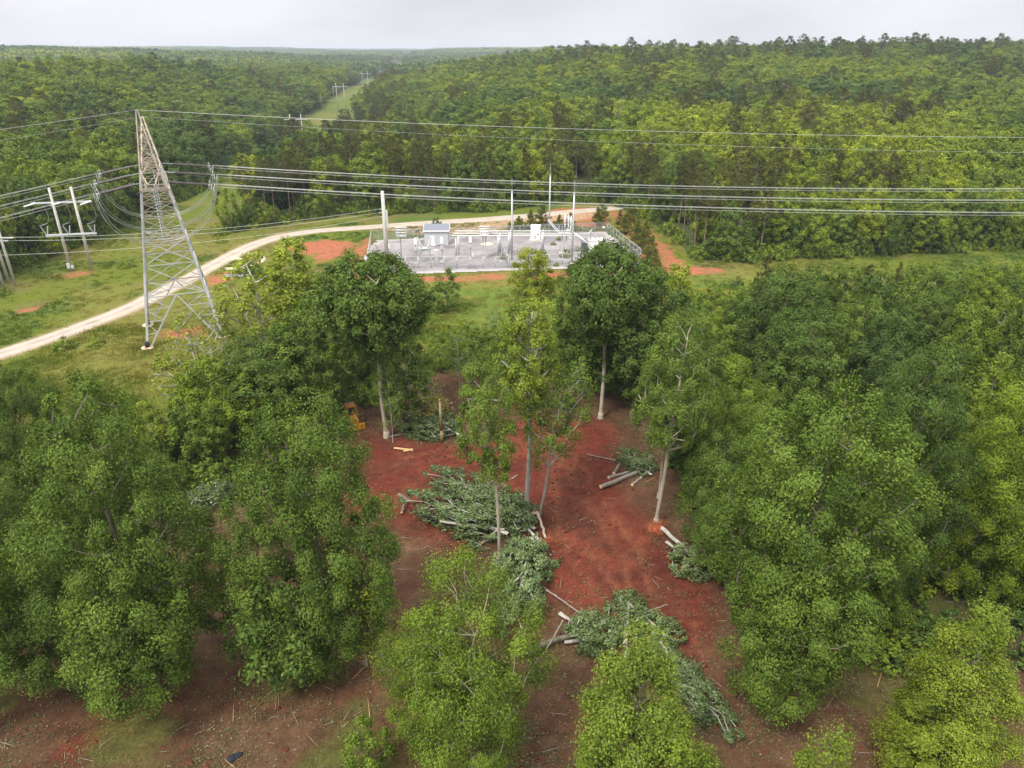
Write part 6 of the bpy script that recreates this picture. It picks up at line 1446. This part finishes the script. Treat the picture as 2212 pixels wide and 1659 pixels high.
M_LITTER = leaf_mat('leaf_litter', [(0.0, (0.05, 0.085, 0.03)), (0.5, (0.085, 0.10, 0.038)), (1.0, (0.15, 0.105, 0.05))], 0.1, 0.2, 0.2)
scatter('leaf_litter_debris', [[leafbits('litter_a', 10, 1, M_LITTER, 0.16)], [leafbits('litter_b', 18, 2, M_LITTER, 0.11)], [twigs_('twigs_a', 3, 3, M_BARKP, 0.018)], [twigs_('twigs_b', 2, 4, M_WOOD, 0.022)]], np.stack([x, y, zz_], 1), rg.choice(4, m_, p=[0.52, 0.42, 0.05, 0.01]), rg.random(m_), rg.uniform(0, 6.28, m_), rg.uniform(0.5, 1.3, m_), rg.uniform(0.5, 1.3, m_),
        'torn leaves and twigs strewn over the bare soil', 'litter')
# clods of turned clay
c_ = cells(30, 96, 0.75, 0); x, y = c_[:, 0], c_[:, 1]; ok = (np.abs(x) < 60) & (rg.random(len(x)) < 0.10 + 0.75 * mask(RED, x, y, 2.0, 2.6, 7.0, 2) * sstep(0.40, 0.62, fbm(x, y, 5, 3, 160))) & (mask(CLEAR, x, y, 1.5) > 0.5); c_ = c_[ok]; x, y = c_[:, 0], c_[:, 1]; m_ = len(c_)
mc_ = MB(); mc_.lathe([(1.0, -0.2), (0.95, 0.25), (0.55, 0.62), (0.05, 0.75)], (0, 0, 0), 7); mc_.V[0] += 0.22 * np.random.default_rng(3).normal(size=mc_.V[0].shape); cm_ = bpy.data.meshes.new('clod_shape'); set_mesh(cm_, np.concatenate(mc_.V), mc_.F); cm_.materials.append(simple('turned_clay', (0.125, 0.034, 0.020), 0.95, var=0.35, scale=4))
s_ = 0.05 + 0.16 * rg.random(m_) ** 3
scatter('soil_debris', [[src('clod_shape', cm_)]], np.stack([x, y, g(x, y) + 0.16 * (fbm(x, y, 3.0, 4, 4) - 0.5) + 0.35 * (fbm(x, y, 11, 2, 6) - 0.5)], 1), np.zeros(m_, int), np.zeros(m_), rg.uniform(0, 6.28, m_), s_, s_ * rg.uniform(0.6, 1.1, m_), 'clods of turned red clay on the clearing', 'soil')
# low growth under the stands and along the rim of the clearing
c_ = np.concatenate([cells(40, 112, 1.5, 0)]); x, y = c_[:, 0], c_[:, 1]; d_ = pdist(CLEAR, x, y); inn = inside(CLEAR, x, y)
pr_ = np.where(inn, 0.35 * (d_ < 1.5), np.interp(d_, [0, 4, 25], [0.55, 0.7, 0.6])) * ((y < 92) | ((x > 32) & (y < 110))) * ~((x < -44) & (y > 66))
ok = rg.random(len(x)) < pr_ * np.interp(fbm(x, y, 8, 3, 140), [0.35, 0.6], [0.2, 1.0]); c_ = c_[ok]; x, y = c_[:, 0], c_[:, 1]; m_ = len(c_); s_ = rg.uniform(0.5, 1.25, m_)
scatter('woodland_undergrowth', [PROTO['bush']['o'], PROTO['sapling']['o']], np.stack([x, y, g(x, y)], 1), (rg.random(m_) < 0.10).astype(int), np.clip(0.40 + 0.2 * rg.normal(size=m_), 0, 1), rg.uniform(0, 6.28, m_), s_, s_ * 0.85, 'low leafy undergrowth beneath the trees round the clearing', 'undergrowth')
c_ = px([(1440, 640), (1600, 625), (1700, 640), (1690, 740), (1560, 800), (1470, 760)]); q_ = px([(880, 640), (1120, 620), (1190, 690), (1110, 790), (950, 770)])
w_ = cells(80, 135, 1.5, 0); w_ = w_[(inside(c_, w_[:, 0], w_[:, 1]) & (rg.random(len(w_)) < 0.85)) | (inside(q_, w_[:, 0], w_[:, 1]) & (rg.random(len(w_)) < 0.05))]; m_ = len(w_); s_ = rg.uniform(0.5, 1.3, m_)
scatter('rough_undergrowth', [PROTO['bush']['o'], PROTO['sapling']['o']], np.stack([w_[:, 0], w_[:, 1], g(w_[:, 0], w_[:, 1])], 1), (rg.random(m_) < 0.08).astype(int), np.clip(0.58 + 0.25 * rg.normal(size=m_), 0, 1), rg.uniform(0, 6.28, m_), s_, s_ * 0.8, 'rough brush between the clearing and the grass strip', 'undergrowth')
# ------------------------------------------------------------------ the air between: pale haze round the whole scene
m = MB(); m.box((0, 6900, 27), (20000, 15000, 94)); hz = m.build('haze', M_BLACK)
t = NT('haze_air'); hz.data.materials.clear(); hz.data.materials.append(t.m)
v = t.n('ShaderNodeVolumePrincipled', i={'Color': (0.76, 0.84, 0.96, 1), 'Density': 0.00013, 'Anisotropy': 0.2}); t.t.links.new(v.outputs[0], t.out.inputs['Volume'])
tag(hz, kind='stuff')
